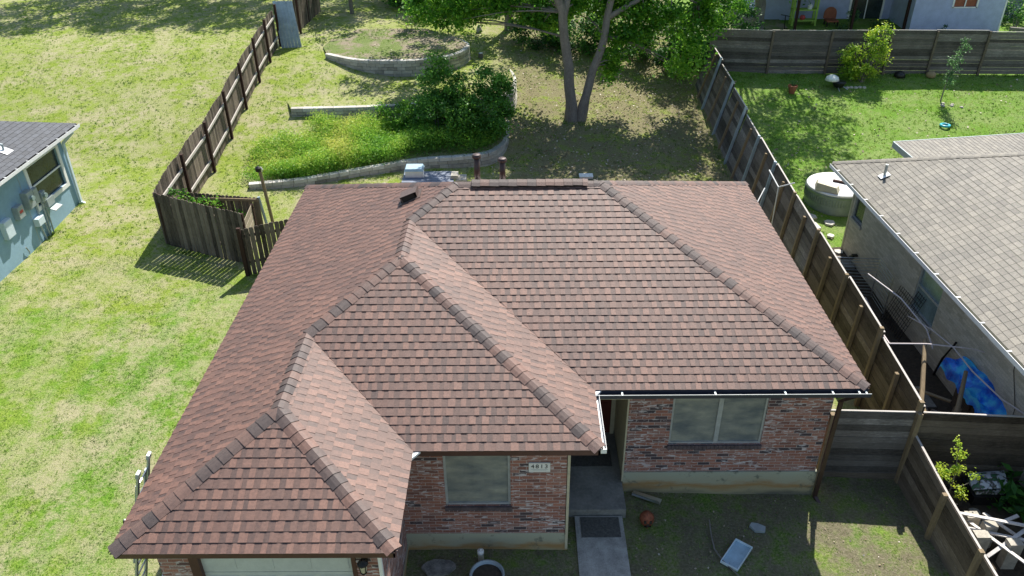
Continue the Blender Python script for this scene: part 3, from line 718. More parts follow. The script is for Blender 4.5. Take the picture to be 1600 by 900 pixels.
for k_,ch_ in enumerate("4813"): text_mesh(ch_, .13, (.365+(k_-1.5)*.083,my-.033,-.80), "digit", 'black', sg)
b = MB(); b.box((.21,my-.032,-.835),(.52,my-.0305,-.829)); b.box((.24,my-.032,-.855),(.49,my-.0305,-.851)); b.build("plaque_line", 'metergrey', sg)
# roof vents
b = MB(); cx,cy = -2.49,16.98; cz = P*(cx-x0)
def rp(dx, dy, h): return Vector((cx+dx, cy+dy, cz+P*dx))+Vector((-P,0,1)).normalized()*h
b.hexa([rp(-.27,-.24,.02),rp(.24,-.24,.02),rp(.24,.24,.02),rp(-.27,.24,.02)],[rp(-.27,-.24,.03),rp(.24,-.24,.03),rp(.24,.24,.03),rp(-.27,.24,.03)])
b.hexa([rp(-.19,-.17,.16),rp(.17,-.17,.035),rp(.17,.17,.035),rp(-.19,.17,.16)],[rp(-.19,-.17,.175),rp(.19,-.17,.16),rp(.19,.17,.16),rp(-.19,.17,.175)])
b.hexa([rp(-.19,-.17,.03),rp(.17,-.17,.03),rp(.17,-.16,.03),rp(-.10,-.16,.03)],[rp(-.19,-.17,.17),rp(.17,-.17,.16),rp(.17,-.16,.16),rp(-.10,-.16,.17)])
b.hexa([rp(-.19,.16,.03),rp(.17,.16,.03),rp(.17,.17,.03),rp(-.19,.17,.03)],[rp(-.19,.16,.17),rp(.17,.16,.16),rp(.17,.17,.16),rp(-.19,.17,.17)])
o = b.build("roof_vent", 'cap', roof)
b = MB(); b.hexa([rp(-.16,-.172,.032),rp(.15,-.172,.032),rp(.15,-.171,.032),rp(-.16,-.171,.032)],[rp(-.16,-.172,.15),rp(.12,-.172,.15),rp(.12,-.171,.15),rp(-.16,-.171,.15)]); b.box(tuple(rp(-.2,-.15,.03)),tuple(rp(-.185,.15,.12))); b.build("opening_shade", 'black', o)  # black sheets stand for the shade inside the vent opening
for vx, top in ((-.965,2.50),(-.36,2.40)):
    vy = 17.6; b = MB(); zb_ = P*(yb-vy)
    b.lathe([(.075,zb_-.05),(.07,top-.06)], (vx,vy,0), 16); b.lathe([(.14,zb_-.05),(.085,zb_+.10)], (vx,vy,0), 16)
    o = b.build("vent_pipe", 'brown_metal', roof, True)
    b = MB(); b.lathe([(.105,top-.07),(.115,top-.03),(.09,top+.01),(.03,top+.02)], (vx,vy,0), 16); b.build("vent_cap", 'brown_metal', o)
    b = MB(); b.hexa([(vx-.22,vy-.2,P*(yb-vy+.2)+.02),(vx+.22,vy-.2,P*(yb-vy+.2)+.02),(vx+.22,vy+.2,P*(yb-vy-.2)+.02),(vx-.22,vy+.2,P*(yb-vy-.2)+.02)],[(vx-.22,vy-.2,P*(yb-vy+.2)+.03),(vx+.22,vy-.2,P*(yb-vy+.2)+.03),(vx+.22,vy+.2,P*(yb-vy-.2)+.03),(vx-.22,vy+.2,P*(yb-vy-.2)+.03)]); b.build("pipe_flashing", 'white', o)
# unidentified white tube end with dark centre under the front left eave corner
b = MB(); b.tube([(-6.16,8.85,-.14),(-6.27,8.75,-.08)], .05, 12); fl = b.build("white_tube_end", 'pvc', house)
b = MB(); b.tube([(-6.27,8.75,-.08),(-6.275,8.745,-.077)], .032, 12); b.build("tube_mouth", 'black', fl)

# ------------------------------------------------------------------ porch, walk, front yard things
b = MB(); b.box((.93,11.54,-3.3),(2.19,13.94,-2.85)); o = b.build("porch_slab", 'concrete'); tag(o, "weathered grey concrete porch slab in the recess before the red door", "porch")
b = MB()
ya = 11.52; zs_ = T(1.6,11)+.07
while ya > 2: b.box((1.13,ya-1.52,zs_-.1),(2.11,ya-.006,zs_)); ya -= 1.525
o = b.build("walkway", 'walk'); tag(o, kind='structure')
b = MB(); b.box((1.24,10.95,zs_+.001),(2.03,11.47,zs_+.014)); tag(b.build("door_mat", 'mat'), "dark mat lying on the concrete walk below the porch step", "door mat", "door mats")
b = MB(); b.box((1.1,12.78,-2.849),(2.03,13.3,-2.836)); tag(b.build("door_mat", 'mat'), "dark mat on the porch slab in front of the red door", "door mat", "door mats")
g_ = lambda x,y: T(x,y)+.02
# pale tray lying in the grass
tr = empty("metal_tray", (4.27,10.6,g_(4.27,10.6)), "pale blue shallow metal tray lying in the shaded front grass", "tray", rz=R(-38))
b = MB(); b.box((-.17,-.34,0),(.17,.34,.012)); b.build("tray_bottom", 'coolblue', tr, local=True)
b = MB()
for a,c in (((-.18,-.35,0),(.18,-.335,.06)),((-.18,.335,0),(.18,.35,.06)),((-.18,-.335,0),(-.165,.335,.06)),((.165,-.335,0),(.18,.335,.06))): b.box(a,c)
b.build("tray_rim", 'bluetrim', tr, local=True)
b = MB(); b.tube([(3.92,11.5,-3.12),(3.88,11.1,-3.13),(3.87,10.75,-3.13),(3.98,10.45,-3.13),(4.2,10.1,-3.12)], [.012,.016,.018,.016,.012], 6); tag(b.build("dead_branch", 'bark'), "thin bare stick lying in the grass left of the pale tray", "stick")
b = MB(); z = g_(4.86,11.33); b.prism([(4.72,11.36),(4.80,11.22),(5.0,11.2),(5.04,11.33),(4.9,11.42),(4.78,11.44)], z-.02, z+.035); tag(b.build("flat_stone", 'metergrey'), "small flat grey stone in the shaded front grass under the big window", "stone")
b = MB(); b.beam((2.42,12.2,-3.06),(2.98,11.93,-3.05),.14,.03); b.beam((2.40,12.16,-3.03),(2.94,11.88,-3.02),.02,.07); tag(b.build("metal_channel", 'alu'), "bent grey metal strip lying against the foundation beside the porch", "metal scrap")
# rusty jack-o-lantern chiminea
ch = empty("fire_pot", (2.6,11.38,-3.13), "small rusty orange iron pot with cut-out face openings beside the walkway", "fire pot")
b = MB(); b.lathe([(.07,.0),(.12,.05),(.15,.14),(.145,.22),(.10,.29),(.05,.32),(.03,.35)], (2.6,11.38,-3.10), 20); pb = b.build("pot_body", 'rustiron', ch, True)
b = MB()
for dx, dz_ in ((-.06,.22),(.055,.22),(0,.14)): b.beam((2.6+dx,11.38-.160,-3.10+dz_-.045),(2.6+dx,11.38-.140,-3.10+dz_+.01),.045,.02)
b.beam((2.53,11.24,-3.02),(2.67,11.24,-3.02),.02,.025); b.build("cut_out", 'black', ch)
for k in range(3):
    a = k*2.09+.5; b = MB(); b.tube([(2.6+.08*math.cos(a),11.38+.08*math.sin(a),-3.05),(2.6+.14*math.cos(a),11.38+.14*math.sin(a),-3.15)], .012, 6); b.build("leg", 'rustiron', ch)
b = MB(); b.lathe([(.055,-.1),(.055,.28),(.066,.29),(.066,.36),(.05,.375)], (-.76,10.35,-3.03), 16); b.lathe([(.03,.375),(.03,.40)], (-.76,10.35,-3.03), 4); tag(b.build("cleanout_pipe", 'pvc', None, True), "upright white plastic cleanout pipe with square plug in the front bed", "pipe")
pl = empty("planter_tub", (-.62,9.82,-3.02), "round grey plastic planter rim full of dead leaves by the white pipe", "planter")
b = MB(); b.lathe([(.24,0),(.30,.30),(.33,.31),(.33,.345),(.295,.345),(.28,.26)], (-.62,9.82,-3.02), 28); b.build("tub", 'metergrey', pl, True)
b = MB(); b.lathe([(.28,.27),(.001,.28)], (-.62,9.82,-3.02), 24); b.build("potting_soil", 'soil', pl)
b = MB(); b.beam((-1.0,9.98,-2.98),(-.93,9.8,-2.80),.10,.02); b.beam((-1.06,9.82,-3.0),(-.95,9.84,-2.86),.12,.03); tag(b.build("plastic_scrap", 'bluetrim'), "crumpled pale plastic piece left of the round planter", "plastic scrap")
b = MB(); rg = random.Random(5)
b.prism([(-1.58+(.33+rg.uniform(-.05,.05))*math.cos(a/14*6.283), 10.2+(.20+rg.uniform(-.03,.03))*math.sin(a/14*6.283)) for a in range(14)], -3.1, -2.965); tag(b.build("flat_rock", 'greyrock'), "mottled grey flat rock in the bed below the small window", "rock")
# ladder on the left eave
ld = empty("extension_ladder", (-7.1,9.7,-3.08), "aluminium extension ladder leaning on the left eave of the shingled roof", "ladder")
fy = (9.48,9.92); tp = Vector((-6.28,0,.18)); ft = Vector((-7.15,0,-3.08))
for y in fy:
    b = MB(); b.beam((ft.x,y,ft.z),(tp.x,y,tp.z),.03,.085,upv=(0,1,0)); r_ = b.build("side_rail", 'galv', ld)
    b = MB(); b.beam((tp.x,y,tp.z),(tp.x+.03,y,tp.z+.10),.05,.11,upv=(0,1,0)); b.build("rail_cap", 'metergrey', r_)
    b = MB(); yy = y+(.035 if y == fy[0] else -.035); k_ = Vector((-.05,0,0)); b.beam((ft.x+.3+k_.x,yy,ft.z+1.14),(tp.x-.04+k_.x,yy,tp.z-.22),.025,.07,upv=(0,1,0)); b.build("fly_rail", 'metergrey', ld)
for k in range(11):
    q = ft+(tp-ft)*((k+.6)/11.3); b = MB(); b.tube([(q.x,fy[0],q.z),(q.x,fy[1],q.z)], .016, 8); b.build("rung", 'alu', ld)
# white plastic table and black poles by the garage corner
tb = empty("plastic_table", (-6.36,9.45,-3.08), "white plastic table with rounded corners beside the garage corner", "table")
b = MB(); pts = []
for sx, sy, a0_ in ((1,1,0),(-1,1,90),(-1,-1,180),(1,-1,270)):
    for k in range(5): a = R(a0_+k*22.5); pts.append((-6.36+sx*.17+.08*math.cos(a), 9.45+sy*.30+.08*math.sin(a)))
b.prism(pts, -2.55, -2.51); b.build("tabletop", 'pvc', tb)
for sx in (-1,1):
    for sy in (-1,1): b = MB(); b.box((-6.36+sx*.17-.03,9.45+sy*.29-.03,-3.1),(-6.36+sx*.17+.03,9.45+sy*.29+.03,-2.55)); b.build("leg", 'pvc', tb)

# ------------------------------------------------------------------ fences
def picket_run(p, q, h, par, mat='picket', w=.14, seed=1, zf=T, jitter=.02, top='dog', thick=.018, gaps=.006):
    rg = random.Random(seed); p, q = Vector(p), Vector(q); L = (q-p).length; d = (q-p)/L; nn = Vector((-d.y,d.x)); mb = MB(); s = 0
    while s+w*.5 < L:
        e = min(s+w-gaps-rg.uniform(0,.008), L); a = p+d*s; c = p+d*e; z0_ = zf(a.x,a.y)-.03; hh = (h(s/L) if callable(h) else h)+rg.uniform(-jitter,jitter); tn = rg.random(); o_ = nn*(thick+rg.uniform(0,.006)); lean = rg.uniform(-.008,.008)
        z1_ = z0_+hh; c_ = .03
        A = [(a.x,a.y),(c.x,c.y),(c.x+o_.x,c.y+o_.y),(a.x+o_.x,a.y+o_.y)]
        mb.hexa([(x,y,z0_) for x,y in A],[(x+d.x*lean,y+d.y*lean,z1_-c_) for x,y in A],tn)
        B = [(a.x+d.x*.03,a.y+d.y*.03),(c.x-d.x*.03,c.y-d.y*.03),(c.x-d.x*.03+o_.x,c.y-d.y*.03+o_.y),(a.x+d.x*.03+o_.x,a.y+d.y*.03+o_.y)]
        mb.hexa([(x+d.x*lean,y+d.y*lean,z1_-c_) for x,y in A],[(x+d.x*lean,y+d.y*lean,z1_) for x,y in B],tn)
        s += w
    return mb.build("picket_panel", mat, par)
# long side run, pickets on the west side, posts and rails on the east side
lf = empty("picket_fence", (-11.45,30,T(-11.5,30)), "long weathered picket fence climbing the slope with dark posts and pale rails", "fence")
YS = [22.84,25.2,27.7,30.1,32.4,34.7,36.7,38.7]
LX = -11.50
hts = [1.85,1.95,1.9,1.85,1.8,1.75,1.72,1.7]
for i in range(len(YS)-1):
    ya_, yb_ = YS[i], YS[i+1]
    picket_run((LX,ya_),(LX,yb_), lambda t,i=i: (hts[i]*(1-t)+hts[i+1]*t)+.10*math.sin(t*3.14), lf, seed=20+i, mat='picket')
    for hr in (.45,1.42):
        b = MB(); b.beam((LX+.05,ya_,T(LX,ya_)+hr),(LX+.05,yb_,T(LX,yb_)+hr),.045,.09); b.build("rail", 'railpale', lf)
for i, y in enumerate(YS):
    zt_ = T(LX,y); hp = 1.95 if i else 1.5
    b = MB(); b.beam((LX+.10,y+.03,zt_-.1),(LX+.12,y,zt_+hp),.10,.10,upv=(0,1,0)); b.build("post", 'postdark', lf)
gp = MB(); rg = random.Random(3)
for k in range(6):
    a = 38.95; x_ = LX+.05+k*.155; gp.beam((x_+.25,a-.5+k*.03,T(LX,a-.4)-.02),(x_-.02,a+.1,T(LX,a)+2.0),.15,.02,rg.random(),(0,1,0))
gpo = gp.build("leaning_sheet", 'metalsheet', lf)
picket_run((LX+.5,40.6),(LX+.9,44.5), 1.7, lf, seed=55)
for yy in (40.6,42.5,44.4): b = MB(); b.box((LX+.62,yy-.05,T(LX,yy)-.1),(LX+.72,yy+.05,T(LX,yy)+1.8)); b.build('post','postdark',lf)
# front of the enclosure
ff = empty("picket_fence", (-10,22.3,-2.75), "tall grey dog-eared picket fence section casting a long shadow on the lawn", "fence")
picket_run((-11.5,22.84),(-8.50,21.86), 1.85, ff, seed=40, w=.145, gaps=.012)
for hr in (.5,1.45): b = MB(); b.beam((-11.48,22.90,T(-11.5,22.9)+hr),(-8.5,21.93,T(-8.5,21.9)+hr),.045,.09); b.build("rail", 'picketpale', ff)
for px_,py_ in ((-11.42,22.93),(-9.95,22.44),(-8.52,21.98)): b = MB(); b.box((px_-.045,py_-.045,T(px_,py_)-.1),(px_+.045,py_+.045,T(px_,py_)+1.75)); b.build("post", 'postdark', ff)
# section running on to the house wall
sf = empty("picket_fence", (-7.3,21.5,-2.9), "dark picket fence piece between the enclosure corner and the shingled roof", "fence")
picket_run((-8.42,21.25),(-5.85,22.2), lambda t: 1.62+.25*t, sf, seed=41, w=.15, gaps=.012)
b = MB(); b.box((-8.47,21.18,-3.1),(-8.36,21.28,-1.25)); b.build("post", 'postdark', sf)
for hr in (.4,1.3): b = MB(); b.beam((-8.4,21.31,-2.87+hr),(-5.85,22.26,-2.87+hr),.04,.09); b.build("rail", 'postdark', sf)
# inner enclosure fence and open gate of pale boards
nf = empty("picket_fence", (-10,24.1,-2.6), "low brown picket fence at the back of the small fenced corner", "fence")
picket_run((-11.3,24.15),(-8.62,24.0), 1.2, nf, seed=42, w=.13, jitter=.012)
b = MB(); b.beam((-11.3,24.09,-1.56),(-8.62,23.94,-1.60),.045,.09); b.build("rail", 'postbrown', nf)
gt = empty("wooden_gate", (-8.7,22.9,-2.75), "open gate of pale tan horizontal boards beside the tall picket fence", "gate")
b = MB()
for k in range(5):
    zz = -2.62+k*.235; b.beam((-8.62,22.25,zz),(-8.70,23.45,zz+.05),.02,.20,rnd.random())
b.build("board_panel", 'picketpale', gt)
b = MB(); b.box((-8.74,23.42,-2.85),(-8.65,23.52,-1.52)); b.build("gate_stile", 'postdark', gt)
lp_ = empty("lamp_post", (-8.46,24.4,-2.66), "leaning wooden post with black lamp and white bracket behind the gate", "post")
b = MB(); b.tube([(-8.44,24.45,-2.75),(-8.5,24.3,-.72)], .055, 10); b.build("pole", 'postbrown', lp_)
b = MB(); b.lathe([(.02,.0),(.09,.02),(.10,.14),(.03,.20)], (-8.53,24.25,-.72), 12); b.build("lamp_head", 'black', lp_)
b = MB(); b.tube([(-8.42,24.25,-.70),(-8.37,24.2,-.62),(-8.42,24.2,-.52)], .02, 8); b.build("bracket", 'pvc', lp_)
b = MB(); b.tube([(-8.55,24.15,-2.7),(-8.62,24.2,-2.2),(-8.68,24.2,-1.6)], .05, 8); tag(b.build("plastic_wrap_roll", 'metalsheet'), "crumpled grey plastic roll standing by the lamp post foot", "plastic roll")

# horizontal board fences
def board_panel(par, A, B, C_, D_, nb=11, mat='board', seed=1, thick=.022):
    """A,B bottom corners, C_,D_ top corners (B-side, A-side)"""
    rg = random.Random(seed); A,B,C_,D_ = map(Vector,(A,B,C_,D_)); nrm = (B-A).cross(D_-A).normalized(); mb = MB()
    for k in range(nb):
        t0, t1 = k/nb, (k+1)/nb-.0015-rg.uniform(0,.0035)
        o_ = nrm*rg.uniform(0,.007)
        q = [A.lerp(D_,t0),B.lerp(C_,t0),B.lerp(C_,t1),A.lerp(D_,t1)]; q = [x+o_ for x in q]; q2 = [x+nrm*thick for x in q]
        mb.hexa([q[0],q[1],q2[1],q2[0]],[q[3],q[2],q2[2],q2[3]], rg.random())
    return mb.build("board_panel", mat, par)
rfn = empty("board_fence", (8.5,24,-3.1), "long leaning board fence with tan posts stepping up the right side of the house", "fence")
FY = [12.82,15.25,17.7,20.15,22.6,25.05,27.5,29.95,32.4,34.85,37.0]
# top z at each panel start, lean (x offset of top)
ztop = [-1.25,-1.05,-1.05,-1.02,-.98,-.98,-.98,-.72,-.45,-.15,.05]
leanx = [.02,.10,.16,.22,.28,.36,.46,.55,.58,.60,.60]
for i in range(len(FY)-1):
    ya_, yb_ = FY[i], FY[i+1]; zt_ = ztop[i]; bx = 8.42
    l0, l1 = leanx[i], leanx[i+1]
    board_panel(rfn, (bx,ya_,T(8.35,ya_)+.02),(bx,yb_,T(8.35,yb_)+.02),(bx+l1,yb_,zt_+(.06 if i<7 else .12)),(bx+l0,ya_,zt_), 12, 'boardbrown' if i<3 else 'board', 60+i)
    for yy, ex in ((ya_,.10),((ya_+yb_)/2,-.10)):
        t = (yy-ya_)/(yb_-ya_); lx_ = l0*(1-t)+l1*t; zz = zt_+.03+ex
        b = MB(); b.beam((bx-.065,yy+.03,T(8.35,yy)-.1),(bx+lx_-.065,yy+.03,zz),.09,.09,upv=(0,1,0)); b.build("post", 'postbrown' if ex < 0 or i < 5 else 'metalsheet', rfn)
    b = MB(); b.beam((bx+l0+.01,ya_,zt_+.012),(bx+l1+.01,yb_,zt_+(.06 if i<7 else .12)+.012),.045,.018); b.build("cap_rail", 'railpale', rfn)
wf = empty("board_fence", (7.4,12.85,-3.25), "dark board fence panel between the house corner and the tan corner post", "fence")
board_panel(wf, (6.50,12.90,-3.28),(8.34,12.84,-3.28),(8.36,12.84,-1.42),(6.50,12.90,-1.40), 11, 'board', 81)
b = MB(); b.beam((6.5,12.885,-3.22),(8.32,12.82,-3.22),.03,.17); b.build("kick_board", 'boardbrown', wf)
for px_ in (6.55,8.36): b = MB(); b.box((px_-.05,12.70,-3.4),(px_+.05,12.81,-1.36)); b.build("post", 'postbrown', wf)
b = MB(); b.beam((6.5,12.91,-1.39),(8.36,12.85,-1.41),.04,.02); b.build("cap_rail", 'railpale', wf)
nf2 = empty("board_fence", (9.8,12.8,-3.3), "dark brown board fence panel behind the yellow-green sapling", "fence")
board_panel(nf2, (8.42,12.84,-3.3),(11.3,12.66,-3.32),(11.3,12.66,-1.46),(8.42,12.84,-1.42), 11, 'boardbrown', 82)
b = MB(); b.beam((8.42,12.85,-1.41),(11.3,12.67,-1.45),.04,.02); b.build("cap_rail", 'railpale', nf2)
lfn = empty("board_fence", (8.4,10.5,-3.3), "lower brown board fence running forward from the corner post, edge sunlit", "fence")
FZ = [(12.80,-1.95),(11.15,-2.10),(9.5,-2.15),(7.6,-2.2)]
for i in range(3):
    (ya_,za),(yb_,zb_) = FZ[i], FZ[i+1]
    board_panel(lfn, (8.36,ya_,T(8.36,ya_)-.02),(8.36,yb_,T(8.36,yb_)-.02),(8.40,yb_,zb_),(8.40,ya_,za), 7, 'boardbrown', 90+i)
    b = MB(); b.beam((8.41,ya_,za+.012),(8.41,yb_,zb_+.012),.045,.016); b.build("cap_rail", 'railpale', lfn)
for y_,zt_ in ((11.15,-2.05),(9.75,-2.02),(8.1,-2.1)):
    b = MB(); b.beam((8.30,y_,T(8.3,y_)-.1),(8.33,y_,zt_),.09,.09,upv=(0,1,0)); b.build("post", 'postbrown', lfn)
bf = empty("board_fence", (15,36.6,-1.3), "wide dark grey board fence across the back of the green neighbour yard", "fence")
BX = [8.9,11.6,14.25,16.9,18.9,21.2,23.9,26.6]
bfz = [.66,.66,.66,.66,.66,.58,.40,.40]; bfy = [37.1,36.75,36.65,36.55,36.5,36.4,36.3,36.2]
for i in range(len(BX)-1):
    za = bfz[i]; zl = -1.30
    board_panel(bf, (BX[i],bfy[i],zl),(BX[i+1],bfy[i+1],zl-.02),(BX[i+1],bfy[i+1],za-.02),(BX[i],bfy[i],za), 12, 'board', 100+i)
    b = MB(); b.beam((BX[i+1],bfy[i+1]-.07,zl-.1),(BX[i+1]+.05,bfy[i+1]-.07,za-.03),.10,.09,upv=(0,1,0)); b.build("post", 'boardbrown', bf)
    b = MB(); b.beam((BX[i],bfy[i],za+.012),(BX[i+1],bfy[i+1],za-.008),.04,.018); b.build("cap_rail", 'railpale', bf)

# ------------------------------------------------------------------ retaining walls
def block_wall(pts, zt, zb, label, seed, th=.22):
    rt_ = empty("retaining_wall", (pts[len(pts)//2][0],pts[len(pts)//2][1],zb), label, "retaining wall", "curved limestone retaining walls")
    # resample the centre line
    P_ = [Vector(p) for p in pts]; res = [P_[0]]; 
    def cr(p0_,p1_,p2_,p3_,t): return .5*((2*p1_)+(-p0_+p2_)*t+(2*p0_-5*p1_+4*p2_-p3_)*t*t+(-p0_+3*p1_-3*p2_+p3_)*t**3)
    for i in range(len(P_)-1):
        a,b_,c,d = P_[max(i-1,0)],P_[i],P_[i+1],P_[min(i+2,len(P_)-1)]
        for k in range(1,9): res.append(cr(a,b_,c,d,k/8))
    cum = [0]
    for a,b_ in zip(res,res[1:]): cum.append(cum[-1]+(b_-a).length)
    def at(s):
        s = min(max(s,0),cum[-1]); i = int(np.searchsorted(cum,s))-1; i = min(max(i,0),len(res)-2); t = (s-cum[i])/max(1e-6,cum[i+1]-cum[i])
        p = res[i].lerp(res[i+1],t); d = (res[i+1]-res[i]).normalized(); return p, Vector((-d.y,d.x))
    rg = random.Random(seed); ch = .15; nrow = int((zt-zb)/ch)+1
    mb = MB(); cp_ = MB()
    for r_ in range(nrow):
        z1_ = zt-r_*ch; z0_ = z1_-ch+.013; s = -.2*(r_%2)
        off = -.012*(r_)
        while s < cum[-1]:
            L_ = (.40 if r_ else .42)*rg.uniform(.85,1.2); s0, s1 = max(s,0)+.007, min(s+L_,cum[-1])-.007
            if s1 > s0+.03:
                (pa,na_),(pb_,nb_) = at(s0), at(s1); j = rg.uniform(-.006,.006); q = th/2
                m_ = cp_ if r_ == 0 else mb
                f0, f1 = -q+off+j-(.02 if r_==0 else 0), q
                A = [pa+na_*f0, pb_+nb_*f0, pb_+nb_*f1, pa+na_*f1]
                m_.hexa([(v.x,v.y,z0_) for v in A],[(v.x,v.y,z1_) for v in A], rg.random())
            s += L_
    core = MB(); cs = [at(cum[-1]*k/40) for k in range(41)]
    for (pa,na_),(pb_,nb_) in zip(cs,cs[1:]):
        A = [pa-na_*(th/2-.05), pb_-nb_*(th/2-.05), pb_+nb_*(th/2-.03), pa+na_*(th/2-.03)]; core.hexa([(v.x,v.y,zb-.1) for v in A],[(v.x,v.y,zt-.03) for v in A])
    core.build('wall_core', 'soil', rt_)
    mb.build("block_course", 'stoneblk', rt_); cp_.build("cap_course", 'stonecap', rt_)
def stone_tone(name, stops):
    m, n, b = new_mat(name); t = tone(n); f = noise_n(n, geo(n), 9, 6, .7); f2 = noise_n(n, geo(n), 1.5, 4)
    c = ramp(n, mathn(n,'ADD',mathn(n,'MULTIPLY',t,.45),mathn(n,'MULTIPLY',f,.55)), stops)
    c = mixc(n, ramp(n, f2, [(.5,(0,0,0)),(.7,(.6,.6,.6))]), c, (.14,.13,.11))
    n.links.new(c, b.inputs["Base Color"]); b.inputs["Roughness"].default_value = .95; bump(n, b, f, .7, .03); return m
M['stoneblk'] = stone_tone('limestone_blocks', [(.2,(.24,.23,.19)),(.5,(.40,.375,.32)),(.8,(.54,.51,.44))])
M['stonecap'] = stone_tone('limestone_caps', [(.2,(.38,.36,.32)),(.5,(.52,.50,.45)),(.8,(.62,.60,.55))])
block_wall(W1, -.36, -1.15, "short curved pale block wall highest on the slope, hooking back on itself", 1)
block_wall(W2, -1.16, -2.15, "middle curved pale block wall partly hidden behind the dark shrubs", 2)
block_wall(W3, -2.16, -3.0, "lowest curved pale block wall right behind the shingled roof holding weeds", 3)

# ------------------------------------------------------------------ foliage things
def shrub(name, label, cat, base, blobs, mat, size, nl, cr, seed, per=1, stems=6, group=None, aspect=.6, sm='bark', sr=.03):
    rng = np.random.default_rng(seed); r_ = empty(name, base, label, cat, group)
    cc, lc, lt = clumps(rng, blobs, per, nl, cr)
    leaf_mesh("foliage", lc, size, mat, r_, lt, rng=rng, aspect=aspect)
    mb = MB(); idx = rng.choice(len(cc), min(stems,len(cc)), replace=False); B = Vector(base)
    for i in idx:
        e = Vector(cc[i]); md = B.lerp(e,.55)+Vector((0,0,.15)); mb.tube([B+Vector((rng.normal()*.05,rng.normal()*.05,-.05)),md,e],[sr,sr*.6,sr*.25],6)
    mb.build("stem", sm, r_)
    return r_
def tree(name, label, base, limbs, blobs, mat, size, nl, cr, seed, per=1, twigs=40, group=None, trunk_r=.2, cat='tree'):
    rng = np.random.default_rng(seed); r_ = empty(name, base, label, cat, group)
    cc, lc, lt = clumps(rng, blobs, per, nl, cr)
    leaf_mesh("crown", lc, size, mat, r_, lt, rng=rng, droop=.3)
    tk = MB()
    for pts, rad in limbs:
        # wobble the limb
        P_ = [Vector(p) for p in pts]; out = []; rr = []
        for i in range(len(P_)-1):
            for k in range(5):
                t = k/5; q = P_[i].lerp(P_[i+1],t); out.append(q+Vector((noise.noise(q*.9)*.08,noise.noise(q*.9+Vector((9,0,0)))*.08,0))); rr.append((rad[i]*(1-t)+rad[i+1]*t)*(1+.06*noise.noise(q*2)))
        out.append(P_[-1]); rr.append(rad[-1]); tk.tube(out, rr, 12)
    tk.build("trunk", 'bark', r_, True)
    br = MB(); ends = [Vector(p) for pts,_ in limbs for p in pts[1:]]
    for i in rng.choice(len(cc), min(twigs,len(cc)), replace=False):
        e = Vector(cc[i]); s_ = min(ends, key=lambda q: (q-e).length+(2 if q.z > e.z+1.5 else 0)); md = s_.lerp(e,.5)+Vector((rng.normal()*.15,rng.normal()*.15,.2))
        br.tube([s_,s_.lerp(md,.5)+Vector((0,0,.06)),md,e],[.05,.04,.028,.01],6)
    br.build("branch", 'bark', r_, True)
    return r_
bz = T(2.5,33.5)
tree("shade_tree", "big forked shade tree with two grey trunks in the middle backyard", (2.55,33.5,bz),
  [([(2.4,33.45,bz-.2),(2.3,33.4,bz+.9),(2.2,33.3,bz+2.2),(1.95,33.2,bz+3.6),(1.9,33.1,bz+4.6),(1.2,33.0,bz+6.2),(.6,33.2,bz+8.5)],[.34,.235,.21,.19,.18,.15,.09]),
   ([(2.75,33.5,bz-.2),(2.95,33.5,bz+1.0),(3.25,33.5,bz+2.2),(3.65,33.6,bz+3.5),(3.9,33.8,bz+5.0),(4.6,34.2,bz+7.5)],[.30,.195,.175,.16,.14,.09]),
   ([(1.9,33.1,bz+4.4),(2.3,33.9,bz+6.3),(2.6,34.6,bz+8.3)],[.18,.14,.08]),
   ([(3.75,33.7,bz+4.2),(5.2,34.0,bz+5.0),(6.6,34.2,bz+5.2),(7.6,34.3,bz+4.6)],[.12,.10,.07,.04])],
  [(1.5,34,5.2,4.2,3.0,2.0,90),(4.5,34.5,5.2,3.6,3.0,2.0,80),(6.4,34.6,2.7,2.1,1.4,1.3,60),(7.7,34.7,1.1,1.1,1.0,.9,26),(7.3,34.4,0,.8,.7,.6,13),(4.0,34.1,.45,.36,.4,1.25,16),(-2.0,34.6,3.2,1.9,1.4,1.0,34),(.3,34.8,2.7,1.6,1.0,.8,26),(5.0,35.5,2.2,1.4,1.0,1.0,30),(2.9,35.4,2.6,1.2,.8,.9,22),(8.6,34.6,2.4,1.2,1.0,.8,22),(3.0,34.5,3.0,1.8,1.0,.8,30),(.2,33.9,2.6,1.3,.8,.7,26),(-1.8,34.6,2.5,1.4,.9,.6,26),(-3.6,35.0,2.3,1.2,.9,.7,30),(-2.6,34.4,1.9,1.1,.7,.5,16),(1.0,34.0,1.9,.9,.6,.5,14),(5.0,33.8,1.3,.9,.6,.5,14),(9.3,35.6,5.4,2.2,2.0,1.2,46),(3.5,36.5,6.5,3.0,1.6,1.4,40),(1.4,35.6,1.7,1.0,.8,.7,22),(5.6,34.2,2.0,1.1,.8,.7,22)],  # high clumps on the right are out of view, added to shade the yard
  'leaf', .17, 85, .50, 5, twigs=90)
g3 = "trees at the back of the lots"
tree("backyard_tree", "dark slim tree behind the top wall, trunk left of the big forked tree", (-.41,42.9,T(-.4,42.9)), [([(-.41,42.9,-1.0),(-.4,42.9,1.0),(-.6,43.0,3),(-.2,43.2,6)],[.26,.2,.16,.08])],
  [(-.4,43,4.6,3.6,2.6,2.0,70),(-2.4,42.2,2.0,1.4,1.0,.8,26),(1.2,42.3,1.5,1.3,.9,1.0,24),(-4.4,42.0,1.5,1.2,.8,.6,14),(-1.2,41.2,1.6,.9,.6,.5,8),(-3.6,40.3,5.6,2.6,1.6,1.0,46)], 'leaf', .17, 70, .5, 6, group=g3)  # last clump is out of view, added to cast dapples on the terraces
